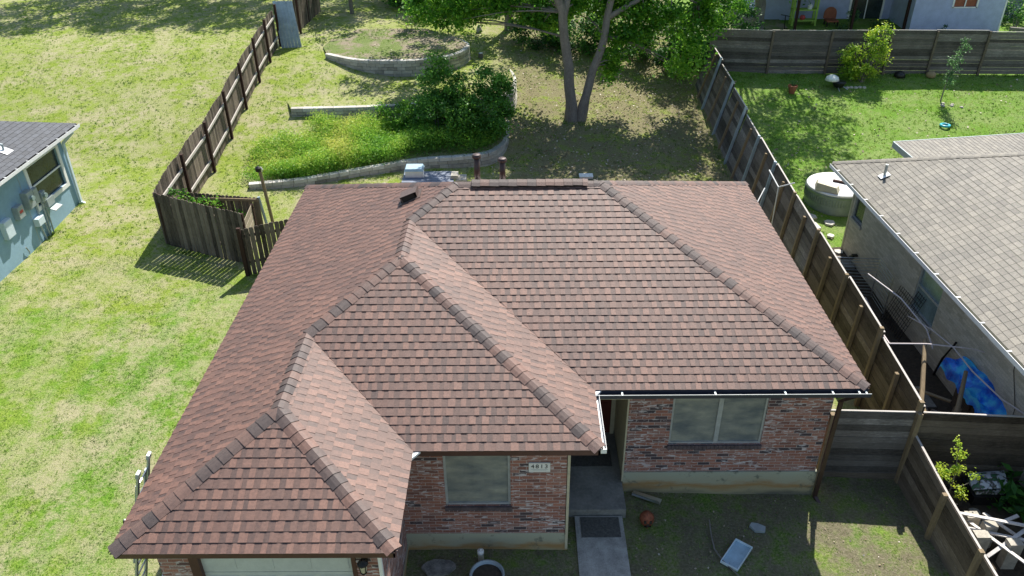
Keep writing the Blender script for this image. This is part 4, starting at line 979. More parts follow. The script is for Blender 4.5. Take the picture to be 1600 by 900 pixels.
tree("backyard_tree", "small leafy tree in the shade at the top edge, near the metal sheet", (-8.87,44.1,T(-8.9,44)), [([(-8.87,44.1,-.3),(-8.85,44.1,1.0),(-8.9,44.2,3.2)],[.12,.10,.05])],
  [(-8.9,44.2,2.2,1.4,1.2,1.0,24),(-8.9,44.2,4.4,2.4,2.2,1.6,26)], 'leafdark', .16, 70, .45, 7, group=g3)
tree("backyard_tree", "tree beyond the dark back fence with grey trunk beside the lilac house", (12.53,42.3,T(12.5,42.3)), [([(12.53,42.3,-.9),(12.55,42.3,.6),(12.3,42.4,2.2),(12.2,42.6,5)],[.34,.27,.24,.12]),([(12.4,42.35,1.6),(13.4,42.5,3.2),(14.2,42.8,5.5)],[.2,.14,.07])],
  [(12.8,41.5,6.6,4.8,3.2,2.2,110),(14.2,38.2,7.0,2.6,2.2,1.3,50),(12.2,37.0,6.5,1.8,1.5,1.0,26),(13.9,35.8,7.0,2.2,1.6,1.0,40),(11.5,35.2,6.6,1.6,1.3,.9,24),(13.9,42.0,1.7,1.3,.8,.6,20),(10.9,42.0,2.0,1.4,.9,.9,22),(14.5,42.5,3.0,1.5,1,.8,14)], 'leaf', .16, 70, .5, 8, group=g3)  # high forward clumps are out of view, added to shade the neighbour lawn
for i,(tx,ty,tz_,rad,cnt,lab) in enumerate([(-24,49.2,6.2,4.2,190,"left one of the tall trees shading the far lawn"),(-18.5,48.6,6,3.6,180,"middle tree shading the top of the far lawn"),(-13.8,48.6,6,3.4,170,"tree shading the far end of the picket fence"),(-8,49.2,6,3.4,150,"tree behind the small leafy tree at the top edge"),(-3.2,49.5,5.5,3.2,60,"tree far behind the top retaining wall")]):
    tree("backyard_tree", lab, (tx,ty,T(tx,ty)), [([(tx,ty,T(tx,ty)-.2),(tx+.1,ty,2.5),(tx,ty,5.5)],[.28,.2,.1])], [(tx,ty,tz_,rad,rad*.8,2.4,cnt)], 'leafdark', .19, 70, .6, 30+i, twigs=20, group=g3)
# dark undergrowth behind the forked tree
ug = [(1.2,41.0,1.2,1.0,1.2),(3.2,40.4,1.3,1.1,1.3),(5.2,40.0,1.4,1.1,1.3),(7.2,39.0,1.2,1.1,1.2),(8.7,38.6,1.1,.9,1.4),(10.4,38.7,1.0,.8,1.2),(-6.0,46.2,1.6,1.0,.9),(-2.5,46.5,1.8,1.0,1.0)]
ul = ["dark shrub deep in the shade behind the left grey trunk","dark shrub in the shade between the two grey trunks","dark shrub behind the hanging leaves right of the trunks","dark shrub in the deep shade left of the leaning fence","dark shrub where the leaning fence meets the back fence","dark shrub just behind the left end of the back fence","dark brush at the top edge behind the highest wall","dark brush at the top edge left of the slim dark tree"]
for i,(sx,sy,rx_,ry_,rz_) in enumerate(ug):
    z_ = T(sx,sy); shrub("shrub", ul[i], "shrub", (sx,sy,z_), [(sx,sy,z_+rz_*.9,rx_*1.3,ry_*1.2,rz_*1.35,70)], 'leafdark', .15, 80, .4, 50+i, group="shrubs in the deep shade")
# two tall dark shrubs on the lowest terrace
z3 = terz(2,-3,31)
shrub("shrub", "tall dark green shrub with pointed top on the lowest terrace", "shrub", (-3.2,31.0,z3), [(-3.0,31.0,z3+.95,1.45,1.35,1.0,150),(-3.0,31.4,z3+2.0,.95,.8,.8,60),(-3.1,31.5,z3+2.8,.35,.35,.5,9)], 'leafmid', .115, 80, .30, 61, group="dark shrubs on the terrace")
shrub("shrub", "broad dark green shrub at the right end of the lowest terrace", "shrub", (-1.4,31.0,z3), [(-1.35,30.9,z3+.95,1.15,1.3,1.0,125),(-1.0,31.5,z3+1.95,.8,.8,.7,46)], 'leafmid', .115, 80, .30, 62, group="dark shrubs on the terrace")
shrub("shrub", "low lighter shrub left of the dark terrace shrubs", "shrub", (-5.0,31.6,z3), [(-4.9,31.5,z3+.7,1.1,.8,.6,44)], 'leaf', .11, 60, .26, 63)
# weeds filling the terrace
rng = np.random.default_rng(70); cen = []; tn = []; poly3 = W3+[(-10.2,33.2),(-10.2,27.2)]
cl_ = 0
while cl_ < 2300:
    x = rng.uniform(-10.3,-.6); y = rng.uniform(26.9,32.0)
    if not inside((x,y-.12),poly3) or (x<-9.2 and rng.random()<.6): continue
    if x > -4.2 and rng.random() < .6: continue
    if y > 31.0+max(0,(x+6.5))*.35 or y < 27.0+(x+10)*.05: continue
    if x < -8.2 and y > 29.8: continue
    big = .5+.5*noise.noise(Vector((x*.7,y*.7,0))); hgt = (.2+1.25*big*big+.35*rng.random())*(1 if x > -9.3 else .5); k = 44
    z_ = gz(x,y); q = rng.normal(size=(k,3))*np.array([.14,.14,0]); h_ = rng.uniform(0,1,k)**.7*hgt
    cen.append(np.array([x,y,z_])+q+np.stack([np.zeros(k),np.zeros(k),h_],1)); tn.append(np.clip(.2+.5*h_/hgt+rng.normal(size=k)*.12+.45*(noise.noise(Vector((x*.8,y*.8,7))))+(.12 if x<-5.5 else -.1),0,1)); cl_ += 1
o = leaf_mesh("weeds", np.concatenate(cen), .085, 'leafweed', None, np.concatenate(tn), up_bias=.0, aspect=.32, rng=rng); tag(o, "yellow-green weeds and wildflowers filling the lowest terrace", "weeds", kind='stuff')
# vine in the fenced corner
shrub("shrub", "leafy green vine growing inside the small fenced corner", "shrub", (-10.2,23.6,-2.6), [(-10.4,23.7,-1.9,.9,.3,.55,22),(-11.1,23.6,-1.5,.25,.3,.5,8),(-9.3,23.6,-2.2,.5,.3,.3,8)], 'leaf', .10, 40, .2, 64)
shrub('bush', "small bright green weed bush under the left eave of the shingled roof", "bush", (-6.35,18.2,T(-6.35,18.2)), [(-6.45,18.2,T(-6.4,18.2)+.5,.35,.6,.45,14)], 'leafyel', .09, 45, .2, 91)
# bush on the back fence
bz2 = T(15.8,35.7)
shrub("bush", "round yellow-green bush standing against the back board fence", "bush", (15.7,35.8,bz2), [(15.6,35.8,bz2+.95,1.0,.6,.85,46),(16.1,35.8,bz2+1.9,.55,.4,.6,20),(15.0,35.8,bz2+1.2,.5,.4,.4,9)], 'leafyel', .11, 65, .26, 65, stems=10)
# slim sapling
sb = T(18.52,33.9)
rs = empty("sapling", (18.52,33.86,sb), "thin leaning young tree with pale leaves in the sunny neighbour lawn", "sapling")
b = MB(); tp_ = [(18.50,33.86,sb-.05),(18.52,33.86,sb+.6),(18.62,33.9,sb+1.5),(18.85,33.9,sb+2.5)]; b.tube(tp_,[.03,.025,.018,.008],6); b.build("stem", 'bark', rs)
rng = np.random.default_rng(66); cc, lc, lt_ = clumps(rng, [(18.60,33.9,sb+1.0,.16,.16,.35,6),(18.68,33.9,sb+1.6,.2,.2,.45,9),(18.82,33.9,sb+2.3,.18,.18,.35,6)],1,45,.2); leaf_mesh("foliage", lc, .085, 'leafblue', rs, lt_, rng=rng)
# bright sapling in pot on the right
rs = empty("potted_sapling", (9.0,11.95,-3.3), "yellow-green leafy sapling in a black pot behind the low fence", "potted plant")
b = MB(); b.lathe([(.20,0),(.26,.38),(.28,.38),(.28,.41),(.24,.41),(.23,.34)], (9.0,11.95,-3.3), 20); b.build("pot", 'rubber', rs)
b = MB(); b.lathe([(.235,.35),(.001,.36)], (9.0,11.95,-3.3), 16); b.build("potting_soil", 'soil', rs)
b = MB(); b.tube([(9.0,11.95,-2.95),(8.95,11.92,-2.3),(8.83,11.88,-1.75),(8.75,11.85,-1.35)],[.016,.013,.009,.005],6); b.tube([(8.97,11.93,-2.6),(8.7,11.85,-2.3),(8.52,11.85,-2.0)],[.011,.008,.004],6); b.tube([(8.97,11.93,-2.7),(9.2,11.85,-2.5),(9.38,11.85,-2.3)],[.01,.008,.004],6); b.build("stem", 'bark', rs)
rng = np.random.default_rng(67); cc, lc, lt_ = clumps(rng, [(8.76,11.86,-1.38,.04,.04,.08,2),(8.86,11.9,-1.75,.11,.08,.12,5),(8.9,11.88,-2.1,.13,.1,.15,6),(8.58,11.85,-2.05,.12,.08,.12,6),(8.75,11.9,-2.35,.12,.1,.12,5),(9.33,11.85,-2.28,.09,.06,.08,4),(9.05,11.8,-2.65,.13,.1,.14,5),(8.9,11.72,-2.95,.06,.06,.1,2)],1,26,.10); leaf_mesh("foliage", lc, .05, 'leafyel', rs, lt_*.6+.4, rng=rng, aspect=.75)
# broad-leaf plant
rng = np.random.default_rng(68); cen = []; 
bp = empty("broadleaf_plant", (10.5,11.9,-3.32), "clump of big dark pointed leaves at the right edge behind the fence", "plant")
cc, lc, lt_ = clumps(rng, [(10.4,12.0,-2.95,.5,.35,.28,14),(10.6,11.5,-3.0,.3,.35,.22,8)],1,9,.30); leaf_mesh("foliage", lc, .30, 'leafdark', bp, lt_, rng=rng, aspect=.36, up_bias=.8)
# flower pot in neighbour lawn
z_ = T(12.24,34.7); fp = empty("flower_pot", (12.24,34.7,z_), "terracotta pot with spiky plant in the dappled neighbour lawn", "flower pot")
b = MB(); b.lathe([(.12,0),(.18,.28),(.21,.28),(.21,.36),(.17,.36),(.16,.3)], (12.24,34.7,z_), 18); b.build("pot", 'terracotta', fp)
b = MB(); rg = random.Random(8)
for k in range(34): a = rg.uniform(0,6.28); l_ = rg.uniform(.1,.26); b.beam((12.24,34.7,z_+.3),(12.24+l_*math.cos(a),34.7+l_*math.sin(a),z_+.33+rg.uniform(.1,.3)),.012,.004)
b.build("foliage", 'leafblue', fp)

# ------------------------------------------------------------------ blue house on the left
bh = empty("blue_house", (-17,22,-2.5), "pale blue house with charcoal roof at the left edge", "house")
ex, ey, ez, PB = -15.0, 25.84, .42, .42
bx = -15.42; bcy = 25.35
b = MB(); wall(b, (bx,bcy),(bx,8.0),-2.46,ez-.12, [(bcy-24.93,bcy-23.07,-1.36,-.06)], .08, (-1,0)); wall(b, (bx,bcy),(bx-9,bcy),-2.46,ez-.12, (), .1, (0,-1)); wall(b,(bx,8),(bx-9,8),-2.46,ez-.12); wall(b,(bx-9,8),(bx-9,bcy),-2.46,ez-.12)
b.build("wall", 'bluewall', bh)
b = MB(); b.box((bx-8.9,8.1,-3.4),(bx+.015,bcy+.015,-2.46)); b.build("foundation", 'concrete', bh)
b = MB()
for y in (22.55,20.1,17.7): b.box((bx,y,-2.46),(bx+.006,y+.02,ez-.12))
b.build("siding_seam", 'metergrey', bh)
b = MB(); fr = .14
b.box((bx,22.93,-1.50),(bx+.03,23.07,.08)); b.box((bx,24.93,-1.50),(bx+.03,25.07,.08)); b.box((bx,23.07,-1.50),(bx+.03,24.93,-1.36)); b.box((bx,23.07,-.06),(bx+.03,24.93,.08)); b.box((bx-.03,23.07,-.74),(bx-.005,24.93,-.69))
wn = b.build("window", 'white', bh)
b = MB(); b.face([(bx-.06,23.07,-1.36),(bx-.06,24.93,-1.36),(bx-.06,24.93,-.06),(bx-.06,23.07,-.06)]); b.build("pane", 'darkglass', wn)
bd = MB(); hb = 4.4
bd.face([(ex,ey,ez-.015),(ex,7.5,ez-.015),(ex-hb,7.5,ez+PB*hb-.015),(ex-hb,ey-hb,ez+PB*hb-.015)]); bd.face([(ex,ey,ez-.015),(ex-hb,ey-hb,ez+PB*hb-.015),(ex-2*hb,ey,ez-.015)]); bd.face([(ex-hb,7.5,ez+PB*hb-.015),(ex-2*hb,7.5,ez-.015),(ex-2*hb,ey,ez-.015),(ex-hb,ey-hb,ez+PB*hb-.015)])
bd.face([(ex,7.5,ez-.12),(ex,ey,ez-.12),(ex-2*hb,ey,ez-.12),(ex-2*hb,7.5,ez-.12)]); bd.build("roof_deck", 'deck', bh)
r_ = MB(); shingle_plane(r_, (ex,0,ez),(0,1,0),(-1,0,0),PB,lambda d:(14.0,ey-d),hb,kind='tab',tab=.30,e=.14,seed=31); shingle_plane(r_, (0,ey,ez),(1,0,0),(0,-1,0),PB,lambda d:(ex-2*hb+d,ex-d),hb,kind='tab',tab=.30,seed=32)
bro = r_.build("roof", 'slate_shingle', bh)
b = MB(); b.box((ex-.02,7.5,ez-.14),(ex+.005,ey,ez-.02)); b.box((ex-2*hb,ey-.02,ez-.14),(ex-.02,ey,ez-.02)); b.build("fascia", 'white', bh)
b = MB()
for a_,c_ in (((ex+.006,7.5,ez-.11),(ex+.12,ey,ez-.10)),((ex+.115,7.5,ez-.10),(ex+.125,ey,ez-.0))): b.box(a_,c_)
g = b.build("gutter", 'white', bh)
b = MB(); b.box((ex+.01,7.5,ez-.035),(ex+.113,ey,ez-.028)); b.build("gutter_guard", 'black', g)
for k in range(24):
    y = ey-.2-k*.62; b = MB(); b.box((ex-.05,y,ez-.01),(ex+.12,y+.035,ez+.0)); b.build("gutter_strap", 'white', g)
b = MB(); b.beam((ex+.06,bcy+.05,ez-.14),(bx+.08,bcy-.02,ez-.5),.07,.10); b.beam((bx+.08,bcy-.02,ez-.5),(bx+.06,bcy-.03,-2.25),.07,.10,upv=(0,1,0)); b.beam((bx+.06,bcy-.03,-2.25),(bx+.30,bcy+.02,-2.40),.10,.07); b.build("downspout", 'bluetrim', bh)
b = MB(); vx,vy = -15.62,22.7; vz = ez+PB*(ex-vx); b.hexa([(vx-.16,vy-.18,vz+.08+.02),(vx+.18,vy-.18,vz-.07+.02),(vx+.18,vy+.18,vz-.07+.02),(vx-.16,vy+.18,vz+.08+.02)],[(vx-.16,vy-.18,vz+.11),(vx+.18,vy-.18,vz-.04),(vx+.18,vy+.18,vz-.04),(vx-.16,vy+.18,vz+.11)]); fo = b.build("pipe_flashing", 'white', bro)
b = MB(); b.tube([(vx,vy,vz),(vx,vy,vz+.22),(vx-.10,vy-.02,vz+.26),(vx-.16,vy-.03,vz+.20)], .035, 10); b.build("vent_pipe", 'metergrey', fo)
# utility boxes on the blue wall
def ubox(y, z, w_, h_, d_, name, mat='metergrey', dial=False, lid=False):
    b = MB(); b.box((bx+.004,y-w_/2,z-h_/2),(bx+d_,y+w_/2,z+h_/2)); b.box((bx+d_,y-w_/2+.015,z-h_/2+.015),(bx+d_+.012,y+w_/2-.015,z+h_/2-.015)); o = b.build(name, mat, bh)
    if dial: b = MB(); b.tube([(bx+d_+.01,y,z+.04),(bx+d_+.10,y,z+.04)], .085, 16); b.build("meter_dial", 'blueglass', o)
    if lid: b = MB(); b.box((bx+d_+.013,y-w_/4,z-.03),(bx+d_+.016,y+w_/4,z+.06)); b.build("warning_sticker", 'red', o)
ubox(21.95,-1.0,.34,.40,.16,"meter_box",lid=True); ubox(22.55,-.86,.36,.55,.2,"meter_box",dial=True); ubox(22.95,-.92,.26,.5,.14,"meter_box"); ubox(23.30,-1.1,.26,.34,.14,"meter_box",dial=True); ubox(21.2,-1.2,.4,.55,.15,"meter_box",'bluetrim'); ubox(22.75,-1.7,.36,.26,.16,"phone_box",'bluetrim')
b = MB(); b.box((bx+.03,23.35,-1.52),(bx+.16,23.75,-1.25)); b.hexa([(bx+.16,23.35,-1.60),(bx+.34,23.35,-1.66),(bx+.34,23.8,-1.66),(bx+.16,23.8,-1.60)],[(bx+.16,23.35,-1.57),(bx+.34,23.35,-1.63),(bx+.34,23.8,-1.63),(bx+.16,23.8,-1.57)]); b.build("outlet_box", 'metergrey', bh)
for pts in ([(22.9,-1.15),(22.9,-1.5),(23.05,-2.0),(23.05,-2.4)],[(23.2,-1.2),(23.2,-1.8),(23.15,-2.4)],[(23.35,-1.3),(23.33,-2.0),(23.3,-2.4)],[(22.75,-1.8),(22.8,-2.2),(22.85,-2.42)],[(21.7,-2.1),(21.8,-2.3),(21.78,-2.38)]):
    b = MB(); b.tube([(bx+.06,y,z) for y,z in pts], .024, 8); b.build("conduit", 'metergrey', bh)

# ------------------------------------------------------------------ grey-roofed house on the right
RO = Vector((9.95,23.40,-.20)); th = R(1.5)
fwd = Vector((math.sin(th),-math.cos(th),0)); inn = Vector((math.cos(th),math.sin(th),0))   # along eave to the front; into the roof
PR = .47
rh = empty("tan_brick_house", (13,18,-3.2), "tan brick house with grey shingled roof on the right edge", "house")
Q = lambda s_, i_, z: Vector((RO.x,RO.y,0))+fwd*s_+inn*i_+Vector((0,0,z))
hw = 6.0
b = MB()
b.face([Q(0,0,-.215),Q(19,0,-.215),Q(19,hw,-.215+PR*hw),Q(hw,hw,-.215+PR*hw)]); b.face([Q(0,0,-.215),Q(hw,hw,-.215+PR*hw),Q(0,2*hw,-.215)]); b.face([Q(hw,hw,-.215+PR*hw),Q(19,hw,-.215+PR*hw),Q(19,2*hw,-.215),Q(0,2*hw,-.215)]); b.face([Q(0,0,-.36),Q(19,0,-.36),Q(19,2*hw,-.36),Q(0,2*hw,-.36)])
b.build("roof_deck", 'deck', rh)
r_ = MB()
shingle_plane(r_, tuple(RO), tuple(fwd), tuple(inn), PR, lambda d:(d,14.5), hw, kind='tab', tab=.25, e=.135, seed=41, lift=.8)
shingle_plane(r_, tuple(RO), tuple(inn), tuple(fwd), PR, lambda d:(d,2*hw-d), hw, kind='tab', tab=.30, e=.135, seed=42, lift=.8)
rro = r_.build("roof", 'grey_shingle', rh)
b = MB(); n1 = Vector((0,0,1))-inn*PR; n2 = Vector((0,0,1))-fwd*PR; caps(b, tuple(RO), tuple(Q(hw,hw,-.2+PR*hw)), n1, n2, sp=.15, wing=.13, seed=43); b.build("ridge_cap", 'grey_shingle', rro)
wi = .72; b = MB()
c0, c1_ = Q(.45,wi,0), Q(17,wi,0); L0 = lambda y: (RO.y-.45-y)
wall(b, (c0.x,c0.y),(c1_.x,c1_.y),-3.3,-.34,[(.12,.85,-1.82,-.98),(4.55,5.75,-2.35,-.95)],.09,(inn.x,inn.y))
c2_ = Q(.45,2*hw-.7,0); c3_ = Q(17,2*hw-.7,0); wall(b, (c0.x,c0.y),(c2_.x,c2_.y),-3.3,-.34); wall(b,(c1_.x,c1_.y),(c3_.x,c3_.y),-3.3,-.34); wall(b,(c2_.x,c2_.y),(c3_.x,c3_.y),-3.3,-.34)
b.build("wall", 'tan_brick', rh)
def rwin(s0,s1,za,zb_,mat):
    b = MB()
    def bar(a,c,z0_,z1_):
        b.hexa([Q(.45+a,wi+.02,z0_),Q(.45+c,wi+.02,z0_),Q(.45+c,wi+.07,z0_),Q(.45+a,wi+.07,z0_)],[Q(.45+a,wi+.02,z1_),Q(.45+c,wi+.02,z1_),Q(.45+c,wi+.07,z1_),Q(.45+a,wi+.07,z1_)])
    bar(s0,s0+.05,za,zb_); bar(s1-.05,s1,za,zb_); bar(s0+.05,s1-.05,za,za+.05); bar(s0+.05,s1-.05,zb_-.05,zb_)
    if s1-s0 > 1: bar(s0+.05,s1-.05,(za+zb_)/2-.03,(za+zb_)/2+.03)
    o = b.build("window", 'frame', rh); b = MB(); b.face([Q(.45+s0,wi+.065,za),Q(.45+s1,wi+.065,za),Q(.45+s1,wi+.065,zb_),Q(.45+s0,wi+.065,zb_)]); b.build("pane", mat, o)
    b = MB(); b.hexa([Q(.45+s0-.04,wi-.05,za-.1),Q(.45+s1+.04,wi-.05,za-.1),Q(.45+s1+.04,wi+.02,za-.1),Q(.45+s0-.04,wi+.02,za-.1)],[Q(.45+s0-.04,wi-.05,za),Q(.45+s1+.04,wi-.05,za),Q(.45+s1+.04,wi+.02,za),Q(.45+s0-.04,wi+.02,za)]); b.build("window_sill", 'rock', o)
rwin(.12,.85,-1.82,-.98,'darkglass'); rwin(4.55,5.75,-2.35,-.95,'blueglass')
def qbeam(b, s0,s1,i0,i1,z0_,z1_): b.hexa([Q(s0,i0,z0_),Q(s1,i0,z0_),Q(s1,i1,z0_),Q(s0,i1,z0_)],[Q(s0,i0,z1_),Q(s1,i0,z1_),Q(s1,i1,z1_),Q(s0,i1,z1_)])
b = MB(); qbeam(b,0,19,.005,.03,-.36,-.215); qbeam(b,.005,.03,0,2*hw,-.36,-.215); b.build("fascia", 'cream', rh)
b = MB(); qbeam(b,.05,19,-.11,0.0,-.32,-.31); g = b.build("gutter", 'metergrey', rh)
b = MB(); qbeam(b,.05,19,-.12,-.108,-.32,-.205); b.build("gutter_rim", 'white', g)
for k in range(13): b = MB(); qbeam(b,.6+k*1.05,.64+k*1.05,-.13,.06,-.203,-.193); b.build("gutter_bracket", 'white', g)
b = MB(); qbeam(b,.36,.45,wi-.02,wi+.06,-3.3,-.36); b.build("corner_trim", 'cream', rh)
b = MB(); vx,vy = 10.72,21.5; vz = -.2+PR*(vx-RO.x); b.tube([(vx,vy,vz-.05),(vx,vy,vz+.36)], .04, 12); vo = b.build("vent_pipe", 'galv', rro)
b = MB(); b.hexa([(vx-.14,vy-.12,vz-.05),(vx+.12,vy-.12,vz+.072),(vx+.12,vy+.12,vz+.072),(vx-.14,vy+.12,vz-.05)],[(vx-.14,vy-.12,vz-.035),(vx+.12,vy-.12,vz+.087),(vx+.12,vy+.12,vz+.087),(vx-.14,vy+.12,vz-.035)]); b.build("pipe_flashing", 'white', vo)
b = MB(); c = Q(1.5,wi,-2.75); b.box((c.x-.16,c.y-.06,c.z+.0),(c.x,c.y+.06,c.z+.05)); b.lathe([(.03,0),(.09,-.02),(.10,-.06),(.05,-.10)], (c.x-.16,c.y,c.z), 12); b.build("wall_lamp", 'black', rh)
b = MB(); b.tube([Q(9.3,wi-.02,-.4),Q(9.45,wi-.02,-1.2),Q(9.9,wi-.02,-1.9),Q(9.95,wi-.03,-2.3)], .008, 6); b.build("cable", 'black', rh)
b = MB(); b.tube([Q(7.4,wi-.06,-1.9),Q(7.1,wi-.06,-2.6),Q(7.0,wi-.08,-3.2)], .03, 6); b.build("drain_pipe", 'black', rh)
# rear extension roof
ER = Vector((12.45,24.9,-.12)); ext = MB()
b = MB(); EX = lambda s_,i_,z: Vector((ER.x,ER.y,0))+fwd*s_+inn*i_+Vector((0,0,z))
b.face([EX(-.0,0,-.14),EX(3,0,-.14),EX(3,6,-.14+.05*6),EX(0,6,-.14+.05*6)]); b.face([EX(0,0,-.3),EX(3,0,-.3),EX(3,6,-.3),EX(0,6,-.3)]); b.build("roof_deck", 'deck', rh)
r_ = MB(); shingle_plane(r_, tuple(ER), tuple(fwd), tuple(inn), .05, lambda d:(0,3), 6, kind='tab', tab=.3, e=.135, seed=44, lift=.8); r_.build("rear_roof", 'grey_shingle', rh)
b = MB(); b.hexa([EX(-.02,0,-.3),EX(3,0,-.3),EX(3,-.03,-.3),EX(-.02,-.03,-.3)],[EX(-.02,0,-.1),EX(3,0,-.1),EX(3,-.03,-.1),EX(-.02,-.03,-.1)]); b.hexa([EX(-.03,0,-.3),EX(-.03,6,-.3),EX(0,6,-.3),EX(0,0,-.3)],[EX(-.03,0,-.1),EX(-.03,6,.2),EX(0,6,.2),EX(0,0,-.1)]); b.build("fascia", 'metergrey', rh)
b = MB(); a_,c_ = EX(.3,.3,0),EX(.3,5.8,0); wall(b,(a_.x,a_.y),(c_.x,c_.y),-2.9,-.16); a_,c_ = EX(.3,.3,0),EX(2.4,.3,0); wall(b,(a_.x,a_.y),(c_.x,c_.y),-2.9,-.2); b.build("rear_wall", 'tan_brick', rh)

# ------------------------------------------------------------------ lilac house far right back
lh = empty("lilac_house", (19,44,-.7), "lilac blue stucco house with covered patio behind the back fence", "house")
gz_ = -.85
b = MB(); fy_ = 41.6; py_ = 44.2
wall(b, (20.1,fy_),(24.62,fy_),gz_,2.6,[(1.95,3.1,.55,1.7)],.08); wall(b,(24.62,fy_),(24.62,49),gz_,2.6); wall(b,(20.1,fy_),(20.1,py_),gz_,2.6); wall(b,(12.9,py_),(20.1,py_),gz_,2.6,[(5.0,6.75,gz_+.05,1.35)],.08); wall(b,(12.9,py_),(12.9,49),gz_,2.6)
b.build("wall", 'lilac', lh)
b = MB(); 
for a_,c_ in (((22.0,fy_-.02,.50),(23.25,fy_+.02,.55)),((22.0,fy_-.02,1.7),(23.25,fy_+.02,1.8)),((21.98,fy_-.02,.5),(22.06,fy_+.02,1.8)),((23.19,fy_-.02,.5),(23.27,fy_+.02,1.8)),((22.6,fy_+.02,.55),(22.66,fy_+.04,1.7))): b.box(a_,c_)
o = b.build("window", 'white', lh); b = MB(); b.face([(22.05,fy_+.07,.55),(23.2,fy_+.07,.55),(23.2,fy_+.07,1.7),(22.05,fy_+.07,1.7)]); b.build("pane", 'terracotta', o)
b = MB()
for a_,c_ in (((17.85,py_-.03,gz_),(17.95,py_+.03,1.4)),((19.6,py_-.03,gz_),(19.7,py_+.03,1.4)),((17.95,py_-.03,1.3),(19.6,py_+.03,1.4)),((18.75,py_+.0,gz_+.05),(18.80,py_+.05,1.3))): b.box(a_,c_)
o = b.build("sliding_door", 'white', lh); b = MB(); b.face([(17.9,py_+.075,gz_),(19.65,py_+.075,gz_),(19.65,py_+.075,1.35),(17.9,py_+.075,1.35)]); b.build("pane", 'darkglass', o)
b = MB(); b.box((12.3,40.9,2.6),(25.3,49.5,2.75)); b.box((12.9,41.9,1.55),(20.1,42.05,1.75)); lr = b.build("patio_roof", 'white', lh)
for px_,mt in ((20.02,'postdark'),(17.3,'postdark'),(14.4,'postdark')): b = MB(); b.box((px_-.06,42.0,gz_),(px_+.06,42.12,1.56)); b.build("post", mt, lh)
b = MB(); b.box((12.9,41.7,gz_-.2),(20.1,py_,gz_+.03)); b.build("patio_slab", 'concrete', lh)
b = MB(); b.box((24.62,fy_-.02,gz_),(24.70,fy_+.05,2.6)); b.build("corner_trim", 'white', lh)
b = MB(); b.box((12.88,py_-.02,gz_),(12.95,py_+.05,2.6)); b.box((14.9,py_-.02,gz_),(14.96,py_,2.6)); b.build("wall_batten", 'metergrey', lh)
# lime green shelf frame on the patio
gs = empty("plant_shelf", (14.9,43.2,gz_), "lime green wooden shelf with toys on the patio of the lilac house", "shelf")
for px_ in (14.55,15.75): 
    for yy in (43.05,43.45): b = MB(); b.box((px_-.05,yy-.04,gz_+.03),(px_+.05,yy+.04,.75)); b.build("post", 'lime', gs)
for zz in (-.42,.12,.72): b = MB(); b.box((14.5,43.0,zz),(15.8,43.5,zz+.06)); b.build("shelf_board", 'lime', gs)
b = MB(); b.lathe([(.1,0),(.16,.1),(.1,.22)], (15.1,43.2,-.36), 12); tag(b.build("toy", 'red'), "red round toy on the lowest lime green shelf board", "toy")
b = MB(); b.lathe([(.12,0),(.12,.18),(.05,.25)], (15.4,43.2,.18), 12); tag(b.build("jug", 'white'), "white jug on the middle lime green shelf board", "jug")
bk = empty("scooter", (14.0,42.6,gz_), "pale child scooter standing left of the lime green shelf", "scooter")
b = MB(); b.box((13.9,42.3,gz_+.1),(14.05,42.95,gz_+.16)); b.build("deck", 'turq', bk); b = MB(); b.tube([(13.98,42.4,gz_+.1),(13.9,42.3,gz_+.9)], .025); b.tube([(13.65,42.3,gz_+.95),(14.15,42.3,gz_+.85)], .022); b.build("handlebar", 'black', bk)
for yy in (42.38,42.95): b = MB(); b.tube([(13.95,yy,gz_+.1),(14.0,yy,gz_+.1)], .1, 14); b.build("wheel", 'rubber', bk)
pc = empty("patio_chair", (16.6,43.1,gz_), "brown round-backed patio chair by the lilac house wall", "chair")
b = MB(); b.box((16.3,42.8,gz_+.42),(16.9,43.35,gz_+.5)); b.build("seat", 'terracotta', pc)
b = MB(); b.prism([(16.6+.34*math.cos(a*math.pi/10),0) for a in range(1)]+[(16.6,0),(16.7,0)], 0, .001)
b = MB(); pts = [(16.6+.33*math.cos(a*math.pi/10),gz_+.75+.33*math.sin(a*math.pi/10)) for a in range(11)]+[(16.27,gz_+.5),(16.93,gz_+.5)]
pts = pts[:11]+[(16.27,gz_+.5),(16.93,gz_+.5)]
i0 = len(b.v); b.face([(x,43.36,z) for x,z in pts]); b.face([(x,43.41,z) for x,z in pts]); 
for k in range(len(pts)): (xa,za),(xb,zb_) = pts[k],pts[(k+1)%len(pts)]; b.face([(xa,43.36,za),(xb,43.36,zb_),(xb,43.41,zb_),(xa,43.41,za)])
b.build("backrest", 'terracotta', pc)
for dx in (.33,.87):
    for dy in (-.25,.2): b = MB(); b.box((16+dx-.025,43.05+dy,gz_+.03),(16+dx+.025,43.1+dy,gz_+.42)); b.build("leg", 'black', pc)
for i,(px_,pyy,lab,mt) in enumerate([(17.35,42.35,"leafy climbing plant on the dark patio post","leafblue"),(18.9,42.6,"potted leafy plant before the glass patio door",'leafdark'),(19.4,42.7,"bushy plant beside the right patio door frame",'leafblue'),(16.95,42.5,"low pale flowering plant by the patio edge",'leafblue'),(21.6,41.2,"thin plant growing up the lilac wall",'leafdark')]):
    hh = [1.7,.7,.6,.4,.7][i]; shrub("patio_plant", lab, "plant", (px_,pyy,gz_), [(px_,pyy,gz_+hh*.55,.22,.2,hh*.45,[16,8,8,6,4][i])], mt, .09, 36, .18, 80+i, stems=4, sr=.015, group="plants along the patio")
